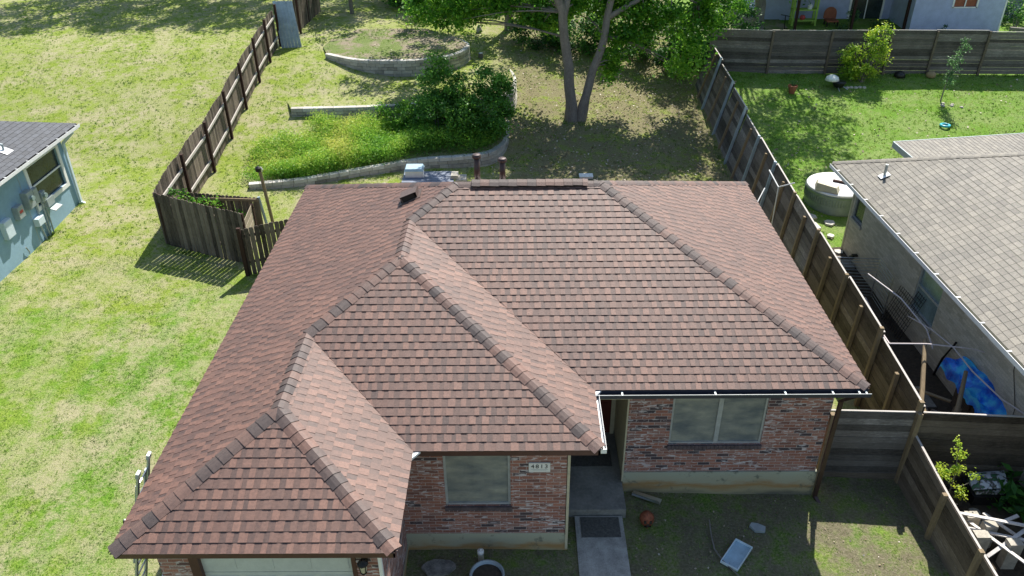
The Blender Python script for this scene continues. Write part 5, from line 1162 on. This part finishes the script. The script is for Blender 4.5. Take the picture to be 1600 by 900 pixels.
# clutter right of the lilac house
shrub("shrub", "dark shrub in the shade right of the lilac house", "shrub", (26.0,42.5,-.8), [(26.0,43.2,.0,.9,1.0,.8,22)], 'leafdark', .14, 50, .35, 90)
b = MB(); b.beam((25.0,41.2,-.45),(26.4,40.8,-.5),.16,.16); tag(b.build("fallen_log", 'bark'), "pale log lying at the right edge behind the back fence", "log")
b = MB(); b.box((25.6,44.0,-.6),(27.0,45.0,.5)); b.box((25.55,43.95,.5),(27.05,45.05,.58)); tag(b.build("storage_box", 'treadgrey'), "blue-grey storage box in the shade right of the lilac house", "storage box")

# ------------------------------------------------------------------ things in the neighbour yard
z_ = T(11.5,26.0)-.13; hx,hy = 11.4,26.0
M['tank'] = plain('dull_tank_metal', (.20,.25,.23), .5, .4, .12)
ht = empty("stock_tank_pool", (hx,hy,z_), "round galvanised tank pool with pale cover at the corner of the tan house", "pool")
b = MB(); b.lathe([(1.05,0),(1.07,.05),(1.05,.1),(1.07,.3),(1.05,.35),(1.07,.6),(1.05,.66),(1.09,.70),(1.09,.74),(1.0,.74)], (hx,hy,z_), 40); b.build("tank", 'tank', ht, True)
b = MB()
for k in range(72):
    a = k/72*6.2832; b.beam((hx+1.075*math.cos(a),hy+1.075*math.sin(a),z_+.36),(hx+1.075*math.cos(a),hy+1.075*math.sin(a),z_+.60),.035,.012)
b.build("rib", 'tank', ht)
b = MB(); b.lathe([(1.08,.745),(1.05,.80),(.6,.83),(.001,.84)], (hx,hy,z_), 36); b.build("pool_cover", 'coverblue' if 'coverblue' in M else 'white', ht, True)
b = MB(); b.hexa([(hx-1.0,hy-.55,z_+.84),(hx-.35,hy-.95,z_+.84),(hx-.15,hy-.6,z_+.84),(hx-.85,hy-.05,z_+.84)],[(hx-.95,hy-.5,z_+1.08),(hx-.4,hy-.85,z_+1.02),(hx-.22,hy-.6,z_+1.0),(hx-.8,hy-.1,z_+1.08)])
tag(b.build("foam_box", 'cream'), "upturned cream foam box on the round tank cover", "box")
b = MB(); b.beam((hx-.15,hy+.15,z_+.88),(hx+.25,hy-.1,z_+.88),.10,.06); tag(b.build("wooden_wedge", 'postdark'), "small dark wooden piece on the round tank cover", "wood piece")
g5 = "pale paving stones by the fence"
for i,(px_,pyy,sz,rz_) in enumerate([(10.22,24.95,.22,.3),(10.1,24.35,.25,.1),(10.0,23.3,.28,.05),(10.75,24.55,.20,.6),(10.5,22.8,.16,.2),(10.0,22.6,.18,.9),(10.55,23.75,.13,.4)]):
    b = MB(); z_ = T(px_,pyy)+.02; rg = random.Random(i+3)
    pts = [(px_+sz*rg.uniform(.85,1.15)*math.cos(rz_+a*math.pi/3), pyy+sz*rg.uniform(.85,1.15)*math.sin(rz_+a*math.pi/3)) for a in range(6)] if i in (0,3,4,5,6) else [(px_+sz*1.3*math.cos(rz_+.785+a*math.pi/2), pyy+sz*1.3*math.sin(rz_+.785+a*math.pi/2)) for a in range(4)]
    b.prism(pts, z_-.03, z_+.035)
    tag(b.build("paving_stone", 'slabstone'), ["rough pale stone nearest the round tank","square pale paver next below the stone nearest the tank","largest square pale paver beside the leaning fence","flat cream stone nearest the tan house corner trim","small pale stone between the largest paver and the tan wall","small pale stone closest to the fence below the largest paver","smallest pale stone in the grass between fence and house"][i], "paving stone", g5)
# wire cage and frames in the side yard
wc = empty("wire_cage", (9.9,19.6,-3.2), "rusty wire cage panels standing in the side yard below the window", "cage")
b = MB()
for k in range(12):
    z_ = -3.1+k*.105; b.tube([(9.15,20.3,z_),(10.55,20.15,z_)], .008, 5); b.tube([(10.55,20.15,z_),(10.5,19.1,z_)], .008, 5)
b.build("wire", 'galv', wc)
b = MB()
for p_ in ((9.15,20.3),(10.55,20.15),(10.5,19.1)): b.tube([(p_[0],p_[1],-3.25),(p_[0],p_[1],-1.85)], .016, 6)
b.tube([(9.15,20.3,-1.86),(10.55,20.15,-1.86),(10.5,19.1,-1.86)], .016, 6); b.build("frame", 'alu', wc)
tw = empty("wire_trellis", (10.9,18.4,-3.2), "black wire mesh trellis leaning below the tall house window", "trellis")
b = MB()
for k in range(12):
    y_ = 17.9+k*.11; b.tube([(10.45,y_,-3.2),(10.98,y_,-1.5)], .007, 5)
for k in range(15):
    t = k/14; b.tube([(10.45+.53*t,17.9,-3.2+1.7*t),(10.45+.53*t,19.11,-3.2+1.7*t)], .007, 5)
b.build("wire_mesh", 'black', tw)
b = MB(); b.hexa([(8.95,22.2,-3.15),(9.5,22.0,-3.15),(9.5,20.9,-3.15),(9.05,21.0,-3.15)],[(8.98,22.2,-2.95),(9.4,22.0,-2.7),(9.4,20.9,-2.7),(9.05,21.0,-2.95)]); tag(b.build("metal_cover", 'metalsheet'), "slanted blue-grey sheet lying against the leaning fence", "sheet")
for i,(px_,pyy,sx_,sy_) in enumerate([(9.6,16.9,.42,.5),(9.75,15.5,.5,.4),(10.35,22.0,.3,.25)]):
    b = MB(); z_ = T(px_,pyy)+.04; b.box((px_-sx_,pyy-sy_,z_-.03),(px_+sx_,pyy+sy_,z_+.04)); tag(b.build("concrete_slab", 'concrete'), ["grey slab in the shaded side yard, farther of two","grey slab in the shaded side yard, nearer the wood pile","small grey slab at the foot of the tan house wall"][i], "slab", "grey slabs in the side yard")
# hoop house of bent plastic pipe
hp = empty("hoop_frame", (10,16,-3.25), "collapsed frame of bent pale plastic pipes over the side yard", "frame")
for pts in ([(9.3,18.2,-1.2),(9.8,17.2,-1.35),(10.15,16.3,-1.7),(10.2,15.9,-2.0)],[(10.3,17.5,-2.1),(10.45,16.6,-1.9),(10.5,15.6,-1.75),(10.45,14.6,-1.7),(10.6,13.6,-1.7),(10.95,12.5,-1.6)],[(8.75,15.3,-1.4),(9.6,15.25,-1.38),(10.6,15.1,-1.42),(11.3,15.0,-1.6)],[(8.75,15.3,-1.4),(8.72,15.9,-1.35)],[(9.6,18.6,-2.2),(9.75,17.6,-2.6),(9.7,17.0,-3.2)]):
    P_ = [Vector(p) for p in pts]; b = MB(); b.tube(P_, .018, 8); b.build("pipe", 'pinkpvc', hp)
# wood pile and stakes
wp = empty("wood_pile", (9.6,14.4,-3.27), "jumble of old boards and sticks behind the corner post", "wood pile"); rg = random.Random(12)
for k in range(16):
    a = rg.uniform(-.9,.9)+1.57*(k%2); cx_,cy_ = 9.7+rg.uniform(-.5,.6),14.3+rg.uniform(-.7,.8); l_ = rg.uniform(.5,1.1); z_ = -3.2+k*.035
    b = MB(); b.beam((cx_-math.cos(a)*l_/2,cy_-math.sin(a)*l_/2,z_),(cx_+math.cos(a)*l_/2,cy_+math.sin(a)*l_/2,z_+rg.uniform(-.1,.35)),rg.uniform(.08,.18),rg.uniform(.03,.06),rg.random()); b.build("board", ['postbrown','board','boardbrown'][k%3], wp)
for i,(a_,c_) in enumerate((((8.75,13.1,-2.6),(9.75,15.6,-1.5)),((9.4,13.1,-2.5),(10.3,14.6,-1.7)))):
    b = MB(); b.tube([a_,((a_[0]+c_[0])/2+.03,(a_[1]+c_[1])/2,(a_[2]+c_[2])/2),c_], [.06,.055,.045], 8); tag(b.build("wooden_pole", 'postbrown'), ["long tan pole leaning up from the corner post","shorter brown pole leaning near the blue tarp"][i], "pole")
# blue tarp
b = MB(); nx_,ny_ = 26,34; rg = random.Random(4)
tA,tB,tC,tD = Vector((10.3,15.6,-1.95)),Vector((11.15,15.4,-2.1)),Vector((11.75,13.0,-2.1)),Vector((10.6,13.1,-2.4))
Pt = [[None]*(nx_+1) for _ in range(ny_+1)]
for j in range(ny_+1):
    for i in range(nx_+1):
        u_,v_ = i/nx_, j/ny_; p_ = tA.lerp(tD,v_).lerp(tB.lerp(tC,v_),u_)
        q_ = Vector((p_.x*2.1,p_.y*2.1,0)); rid = abs(noise.noise(Vector((p_.x*2.6+p_.y*.9,p_.y*.7,1))))
        p_.z += .22*math.sin(u_*math.pi)*(.6+.5*noise.noise(q_))+.13*noise.noise(q_*2.2)-.35*rid-(.25 if u_ in (0,1) else 0)-(.25 if v_ in (0,1) else 0); p_.x += .08*noise.noise(q_*1.7); Pt[j][i] = p_
for j in range(ny_):
    for i in range(nx_): b.face([Pt[j][i],Pt[j][i+1],Pt[j+1][i+1],Pt[j+1][i]])
tp_o = b.build("tarpaulin", 'tarp', None, True); tag(tp_o, "crumpled bright blue tarp draped beside the tan house", "tarp")
b = MB()
for k in range(5): b.box((10.65,13.4+k*.38,-3.3),(11.2,13.72+k*.38,-2.35-.05*(k%2)), .3)
tag(b.build("crate_stack", 'boardbrown'), "dark crates hidden under the blue tarp", "crates")
for i,p_ in enumerate(((11.15,15.1,-1.72),(11.35,13.9,-1.75))):
    b = MB(); b.lathe([(.05,-.03),(.13,.0),(.12,.05),(.04,.08)], p_, 8); tag(b.build("stone", 'slabstone'), ["pale stone weighing down the tarp edge by the wall, upper","pale stone weighing down the tarp edge by the wall, lower"][i], "stone", "stones on the tarp")
# bag of soil, low table, edging, white lattice frame
b = MB(); 
for j in range(8):
    for i in range(10):
        def bp_(i,j): u_,v_ = i/10-.5,j/8-.5; return (9.95+u_*.72+v_*.15, 12.25+v_*.5-u_*.05, -2.85+.09*math.cos(u_*3)*math.cos(v_*3)+.02*noise.noise(Vector((i,j,2)))+.12*(i/10))
        b.face([bp_(i,j),bp_(i+1,j),bp_(i+1,j+1),bp_(i,j+1)])
b.box((9.65,12.05,-3.0),(10.25,12.45,-2.88)); tag(b.build("soil_bag", 'bag'), "white printed bag of soil lying beside the potted sapling", "bag")
b = MB(); b.box((9.6,12.0,-3.32),(10.35,12.5,-3.02)); b.box((9.57,11.97,-3.02),(10.38,12.53,-3.0)); tag(b.build("planter_box", 'rubber'), "black planter box under the soil bag", "planter box")
b = MB()
for k in range(3):
    cy_ = 11.72-k*.16; b.prism([(9.52+.10*math.cos(a*math.pi/6-math.pi/2), cy_+.10*math.sin(a*math.pi/6-math.pi/2)) for a in range(7)]+[(9.42,cy_+.08),(9.42,cy_-.08)], -3.3, -3.15)
tag(b.build("scalloped_edging", 'concrete'), "scalloped grey garden edging below the black planter box", "garden edging")
wl_ = empty("lattice_frame", (9.4,10.6,-3.3), "white painted wooden frame leaning behind the low fence at bottom right", "frame")
for a_,c_ in (((8.75,11.35,-2.75),(9.95,10.55,-2.35)),((8.85,11.15,-2.95),(10.05,10.2,-2.45)),((9.0,10.35,-2.9),(10.0,10.75,-2.4)),((8.95,11.55,-2.95),(9.5,9.8,-2.6)),((9.4,11.35,-2.8),(9.95,9.7,-2.45)),((8.8,10.9,-3.05),(9.9,11.1,-2.6))):
    b = MB(); b.beam(a_,c_,.07,.025); b.build("slat", 'pvcdull', wl_)
for i,(px_,pyy,s_) in enumerate([(9.15,11.3,.13),(9.05,10.75,.14),(9.3,10.95,.12),(9.5,10.45,.13)]):
    b = MB(); b.box((px_-s_,pyy-s_*.7,-3.33),(px_+s_,pyy+s_*.7,-3.33+.55+.06*i)); tag(b.build("landscape_block", 'rockpink'if 'rockpink' in M else 'rock'), ["pale block at the upper end of the white frame","pale block left under the white frame","pale block in the middle under the white frame","pale block at the lower end of the white frame"][i], "block", "blocks under the white frame")
# hand-built small things on the far lawn
z_ = T(14.4,35.1)
dg = empty("black_white_bundle", (14.4,35.1,z_), "black and white bundle lying beside the round bush", "bundle")  # unidentified black and white bundle, modelled as bowl, lid and legs
b = MB(); b.lathe([(.05,-.28),(.22,-.2),(.30,0),(.31,.02)], (14.4,35.05,z_+.32), 18); b.build("bowl", 'rubber', dg, True)
b = MB(); b.lathe([(.31,0),(.26,.14),(.12,.22),(.02,.24)], (14.12,35.2,z_+.36), 18); b.build("lid", 'white', dg, True)
for k in range(3): b = MB(); b.tube([(14.4+.15*math.cos(k*2.1),35.05+.15*math.sin(k*2.1),z_+.15),(14.5+.3*math.cos(k*2.1),34.95+.3*math.sin(k*2.1),z_)], .015, 6); b.build("leg", 'alu', dg)
b = MB()
for k in range(5):
    px_ = 14.85+k*.19; b.lathe([(.03,-.02),(.10,0),(.09,.05),(.04,.08)], (px_,35.15+.03*(k%2),T(px_,35.1)), 7)
tag(b.build("stone_edging", 'rock'), "short row of pale stones at the foot of the round bush", "stone row")
z_ = T(17.77,31.66)
b = MB(); 
ringp = [(17.77+.17*math.cos(a/16*6.283),31.66+.17*math.sin(a/16*6.283),z_+.06) for a in range(17)]; b.tube(ringp, .05, 8, cap=False); tag(b.build("toy_ring", 'turq', None, True), "small turquoise ring lying in the sunny neighbour lawn", "toy ring")
b = MB(); z_ = T(18.9,36.1); b.lathe([(.05,0),(.2,.05),(.22,.2),(.1,.3)], (18.95,36.1,z_), 10); tag(b.build("sack", 'tan', None, True), "small tan sack slumped at the foot of the back fence", "sack")
b = MB(); z_ = T(17.5,36.1); b.lathe([(.1,0),(.25,.05),(.22,.22),(.08,.3)], (17.55,36.15,z_), 10); tag(b.build("dark_hole", 'rubber', None, True), "black lump standing for the dark hole under the back fence right of the bush", "dark_hole")  # black lump stands in for a dark hole beneath the fence
rg = random.Random(9); 
b = MB()
for k in range(6): px_,pyy = 18.65+rg.uniform(-.25,.6),33.6+rg.uniform(-.35,.1); b.lathe([(.03,-.02),(.09,0),(.06,.04)], (px_,pyy,T(px_,pyy)), 6)
tag(b.build("stone_edging", 'rock'), "few pale stones around the foot of the thin sapling", "stones")
# metal bracket / white pipe pieces on leaning fence
b = MB(); b.tube([(8.25,24.2,-.78),(8.33,23.3,-.98),(8.75,23.1,-.75)], .022, 8); b.tube([(7.4,22.6,-1.5),(8.0,23.6,-1.15)], .018, 8); b.tube([(8.33,23.3,-1.0),(8.33,23.3,-3.1)], .02, 8); tag(b.build("antenna", 'pvc'), "bent white pipe antenna standing beside the leaning fence", "antenna")
b = MB(); b.hexa([(7.9,20.3,-2.3),(8.2,20.3,-2.6),(8.2,20.9,-2.6),(7.9,20.9,-2.3)],[(7.93,20.3,-2.1),(8.25,20.3,-2.4),(8.25,20.9,-2.4),(7.93,20.9,-2.1)]); b.tube([(8.1,20.6,-2.5),(8.1,20.6,-3.3)], .03, 8); tag(b.build("utility_box", 'metergrey'), "grey utility box on a stake between roof edge and leaning fence", "utility box")

# ------------------------------------------------------------------ behind the house
z_ = -2.95
pt = empty("picnic_table", (-3.6,27.6,z_), "grey painted table behind the roof ridge against the lowest wall", "table")
b = MB()
for k in range(6): b.box((-4.25,26.75+k*.17,-2.28),(-2.35,26.75+k*.17+.155,-2.24), rnd.random())
b.build("tabletop", 'treadgrey', pt)
for px_ in (-4.0,-2.6):
    for pyy in (26.9,27.6): b = MB(); b.box((px_-.04,pyy-.04,-3.1),(px_+.04,pyy+.04,-2.28)); b.build("leg", 'treadgrey', pt)
cl = empty("cooler", (-3.9,27.4,-2.24), "pale blue lidded cooler box on the grey table", "cooler")
b = MB(); b.box((-4.15,27.15,-2.23),(-3.5,27.6,-1.98)); b.build("cooler_body", 'pvc', cl)
b = MB(); b.hexa([(-4.18,27.12,-1.98),(-3.47,27.12,-1.98),(-3.47,27.63,-1.98),(-4.18,27.63,-1.98)],[(-4.13,27.17,-1.90),(-3.52,27.17,-1.90),(-3.52,27.58,-1.86),(-4.13,27.58,-1.86)]); b.build("lid", 'coolblue', cl)
b = MB(); b.lathe([(.05,0),(.30,.05),(.34,.25),(.28,.42),(.10,.5)], (-4.95,27.0,-2.9), 12); tag(b.build("boulder", 'rock', None, True), "rounded tan boulder left of the grey table", "boulder")
b = MB(); b.box((-2.45,27.0,-2.24),(-2.2,27.4,-2.1)); b.box((-2.3,26.95,-3.0),(-1.9,27.5,-2.26)); tag(b.build("patio_heater_box", 'rock'), "tan stone block at the right end of the grey table", "block")
b = MB(); b.box((2.42,28.5,-3.0),(2.92,28.8,-2.86)); b.box((2.40,28.48,-2.86),(2.94,28.82,-2.83)); tag(b.build("ac_lid", 'white'), "white box in the grass behind the roof ridge", "box")
# stump and rock near top wall
b = MB(); b.lathe([(.13,-.05),(.12,.22),(.11,.23)], (-1.75,38.9,T(-1.75,38.9)), 10); o = b.build("tree_stump", 'bark'); tag(o, "small cut stump with pale top right of the highest wall", "stump")
b = MB(); b.lathe([(.10,.232),(.001,.236)], (-1.75,38.9,T(-1.75,38.9)), 10); b.build("cut_face", 'pvc', o)
z_ = T(-1.6,42.0); b = MB(); b.lathe([(.12,0),(.17,.1),(.1,.3),(.02,.42)], (-1.95,42.2,z_), 9); tag(b.build("garden_ornament", 'rock', None, True), "small pale stone figure in the shade left of the slim tree", "ornament")
tc = empty("tomato_cage", (-5.3,40.9,-.3), "tall thin black wire plant cage on the highest terrace", "plant cage")
for dx,dy in ((-.22,0),(0,.15),(.2,.05),(.05,-.2)): b = MB(); b.tube([(-5.3+dx,40.7+dy,-.4),(-5.3+dx,40.7+dy,1.0)], .012, 5); b.build("stake", 'black', tc)
for zz in (.2,.7): b = MB(); b.tube([(-5.3+.23*math.cos(a/10*6.283),40.72+.2*math.sin(a/10*6.283),zz) for a in range(11)], .007, 5, cap=False); b.build("hoop", 'black', tc)
b = MB(); b.tube([(-3.4,40.4,-.5),(-3.42,40.5,2.2)], .022, 6); tag(b.build("garden_stake", 'black'), "tall thin dark stake inside the highest curved wall", "stake")

# ------------------------------------------------------------------ litter and grass
def scatter(name, n, xr, yr, size, mat, label, cat, ok, seed, up=1.2, aspect=.7, lift=.02, tonef=None):
    rng = np.random.default_rng(seed); cen = []; tn = []; k = 0
    while len(cen) < n and k < n*6:
        k += 1; x = rng.uniform(*xr); y = rng.uniform(*yr)
        if not ok(x,y,rng): continue
        cen.append((x,y,gz(x,y)+lift)); tn.append(rng.random())
    o = leaf_mesh(name, np.array(cen), size, mat, None, np.array(tn), up_bias=up, aspect=aspect, rng=rng); return tag(o, label, cat, kind='stuff')
inhouse = lambda x,y: (x0+.3<x<x3-.3 and y>gy-.1 and y<by+.1 and not (y<my and x>gx1) and not (y<ry and x>mxr+.05)) 
scatter("leaf_litter", 6500, (-7,13), (22.5,42), .085, 'litter', "dry fallen leaves scattered under the big tree", "leaf litter", lambda x,y,r: not inhouse(x,y) and (x < 8.2 or r.random()<.15) and (x>-1 or r.random()<.35), 5)
scatter("lawn_debris", 500, (8.8,26), (24,36), .10, 'litter', "pale leaves and bits strewn over the neighbour lawn", "leaf litter", lambda x,y,r: not (x>10.5 and y<25.5), 6, tonef=1)
scatter("yard_debris", 260, (-1.5,8.1), (7.5,12.4), .05, 'litter', "small dry leaves on the shaded front lawn", "leaf litter", lambda x,y,r: not inhouse(x,y) and not (1.1<x<2.15), 8)

TB = {1:.37, 2:.50, 3:.34, 4:.30, 5:.40, 6:.25, 7:.2}
def grass(name, label, xr, yr, dens, blade, hgt, ok, seed):
    rng = np.random.default_rng(seed); area = (xr[1]-xr[0])*(yr[1]-yr[0]); n = int(area*dens)
    X = rng.uniform(*xr,n); Y = rng.uniform(*yr,n); vs = []; tn = []
    keep = [i for i in range(n) if ok(X[i],Y[i])]
    X, Y = X[keep], Y[keep]
    pn = np.array([noise.noise(Vector((x*.9,y*.9,0)))+.6*noise.noise(Vector((x*3,y*3,4))) for x,y in zip(X,Y)])
    kp = rng.random(len(X)) < np.clip(.85-.9*np.clip(pn,0,1),.25,1); X,Y,pn = X[kp],Y[kp],pn[kp]
    Z = np.array([gz(x,y)+.05*noise.noise(Vector((x*.35,y*.35,0)))+.018*noise.noise(Vector((x*1.4,y*1.4,3))) for x,y in zip(X,Y)])
    m_ = len(X); K = 4
    base = np.repeat(np.stack([X,Y,Z-.005],1),K,0)+np.concatenate([rng.normal(size=(m_*K,2))*.025,np.zeros((m_*K,1))],1)
    dr_ = rng.normal(size=(m_*K,3)); dr_[:,2] = np.abs(dr_[:,2])*.7+.55; dr_ /= np.linalg.norm(dr_,axis=1)[:,None]
    sd_ = np.cross(dr_, rng.normal(size=(m_*K,3))); sd_ /= np.linalg.norm(sd_,axis=1)[:,None]
    hh = (hgt*rng.uniform(.5,1.3,m_*K))[:,None]
    v = np.empty((m_*K,3,3)); v[:,0] = base-sd_*blade/2; v[:,1] = base+sd_*blade/2; v[:,2] = base+dr_*hh
    me = bpy.data.meshes.new(name); N_ = m_*K
    me.vertices.add(N_*3); me.vertices.foreach_set("co", v.ravel()); me.loops.add(N_*3); me.loops.foreach_set("vertex_index", np.arange(N_*3,dtype=np.int32))
    me.polygons.add(N_); me.polygons.foreach_set("loop_start", np.arange(0,N_*3,3,dtype=np.int32)); me.polygons.foreach_set("loop_total", np.full(N_,3,dtype=np.int32))
    t_ = np.repeat(np.clip(TB.get(seed,.40)+pn*.5,0,1),K)+rng.normal(size=N_)*.16; at = me.attributes.new("tone",'FLOAT','FACE'); at.data.foreach_set("value", np.clip(t_,0,1).astype(np.float32))
    me.update(); me.materials.append(M['blade']); o = bpy.data.objects.new(name, me); COL.objects.link(o); tag(o, label, "grass", kind='stuff')
grass("grass", "patchy green and straw lawn left of the brick house", (-15.3,-5.9), (8.2,22), 150, .014, .055, lambda x,y: not inhouse(x,y), 1)
grass("grass", "sunny sloping lawn beyond the blue house", (-27,-11.6), (22,46), 34, .03, .08, lambda x,y: not (x<-15.3 and y<25.6), 2)
grass("grass", "grass of the backyard around the terraces", (-11.3,8.2), (21.5,42), 36, .026, .075, lambda x,y: not inhouse(x,y) and not (x>-1 and noise.noise(Vector((x*.6,y*.6,2)))<-.18), 3)
grass("grass", "shaded front lawn below the brick wall", (-2.1,8.25), (7.0,12.7), 75, .013, .05, lambda x,y: not inhouse(x,y) and not (1.1<x<2.15) and not (x<-.2 and noise.noise(Vector((x,y,1)))>-.1), 4)
grass("grass", "bright green lawn of the neighbour behind the tan house", (8.9,28), (23,36.4), 60, .028, .07, lambda x,y: not (x>10.4 and y<25), 5)

segd = lambda x,y,ax,ay,bx_,by_: (Vector((x,y))-(Vector((ax,ay))+(Vector((bx_,by_))-Vector((ax,ay)))*min(1,max(0,((x-ax)*(bx_-ax)+(y-ay)*(by_-ay))/((bx_-ax)**2+(by_-ay)**2))))).length
grass("tall_grass", "longer unmown grass along the picket fences and the blue house wall", (-15.6,-5.9), (8.5,40), 90, .016, .15, lambda x,y: (not inhouse(x,y)) and (segd(x,y,-11.62,22.8,-11.62,38)<.16 or segd(x,y,-11.5,22.7,-8.5,21.75)<.16 or (x>-15.38 and x<-15.15 and y<25.3 and noise.noise(Vector((x,y*1.3,0)))>-.1) or segd(x,y,-8.4,21.1,-6,22)<.15), 6)
grass("tall_grass", "longer grass tufts at the feet of the board fences and tree", (1.5,26), (22,36.9), 60, .02, .16, lambda x,y: abs(x-8.3)<.12 or (x>8.8 and abs(y-36.35)<.25) or (x-2.55)**2+(y-33.4)**2<.45, 7)
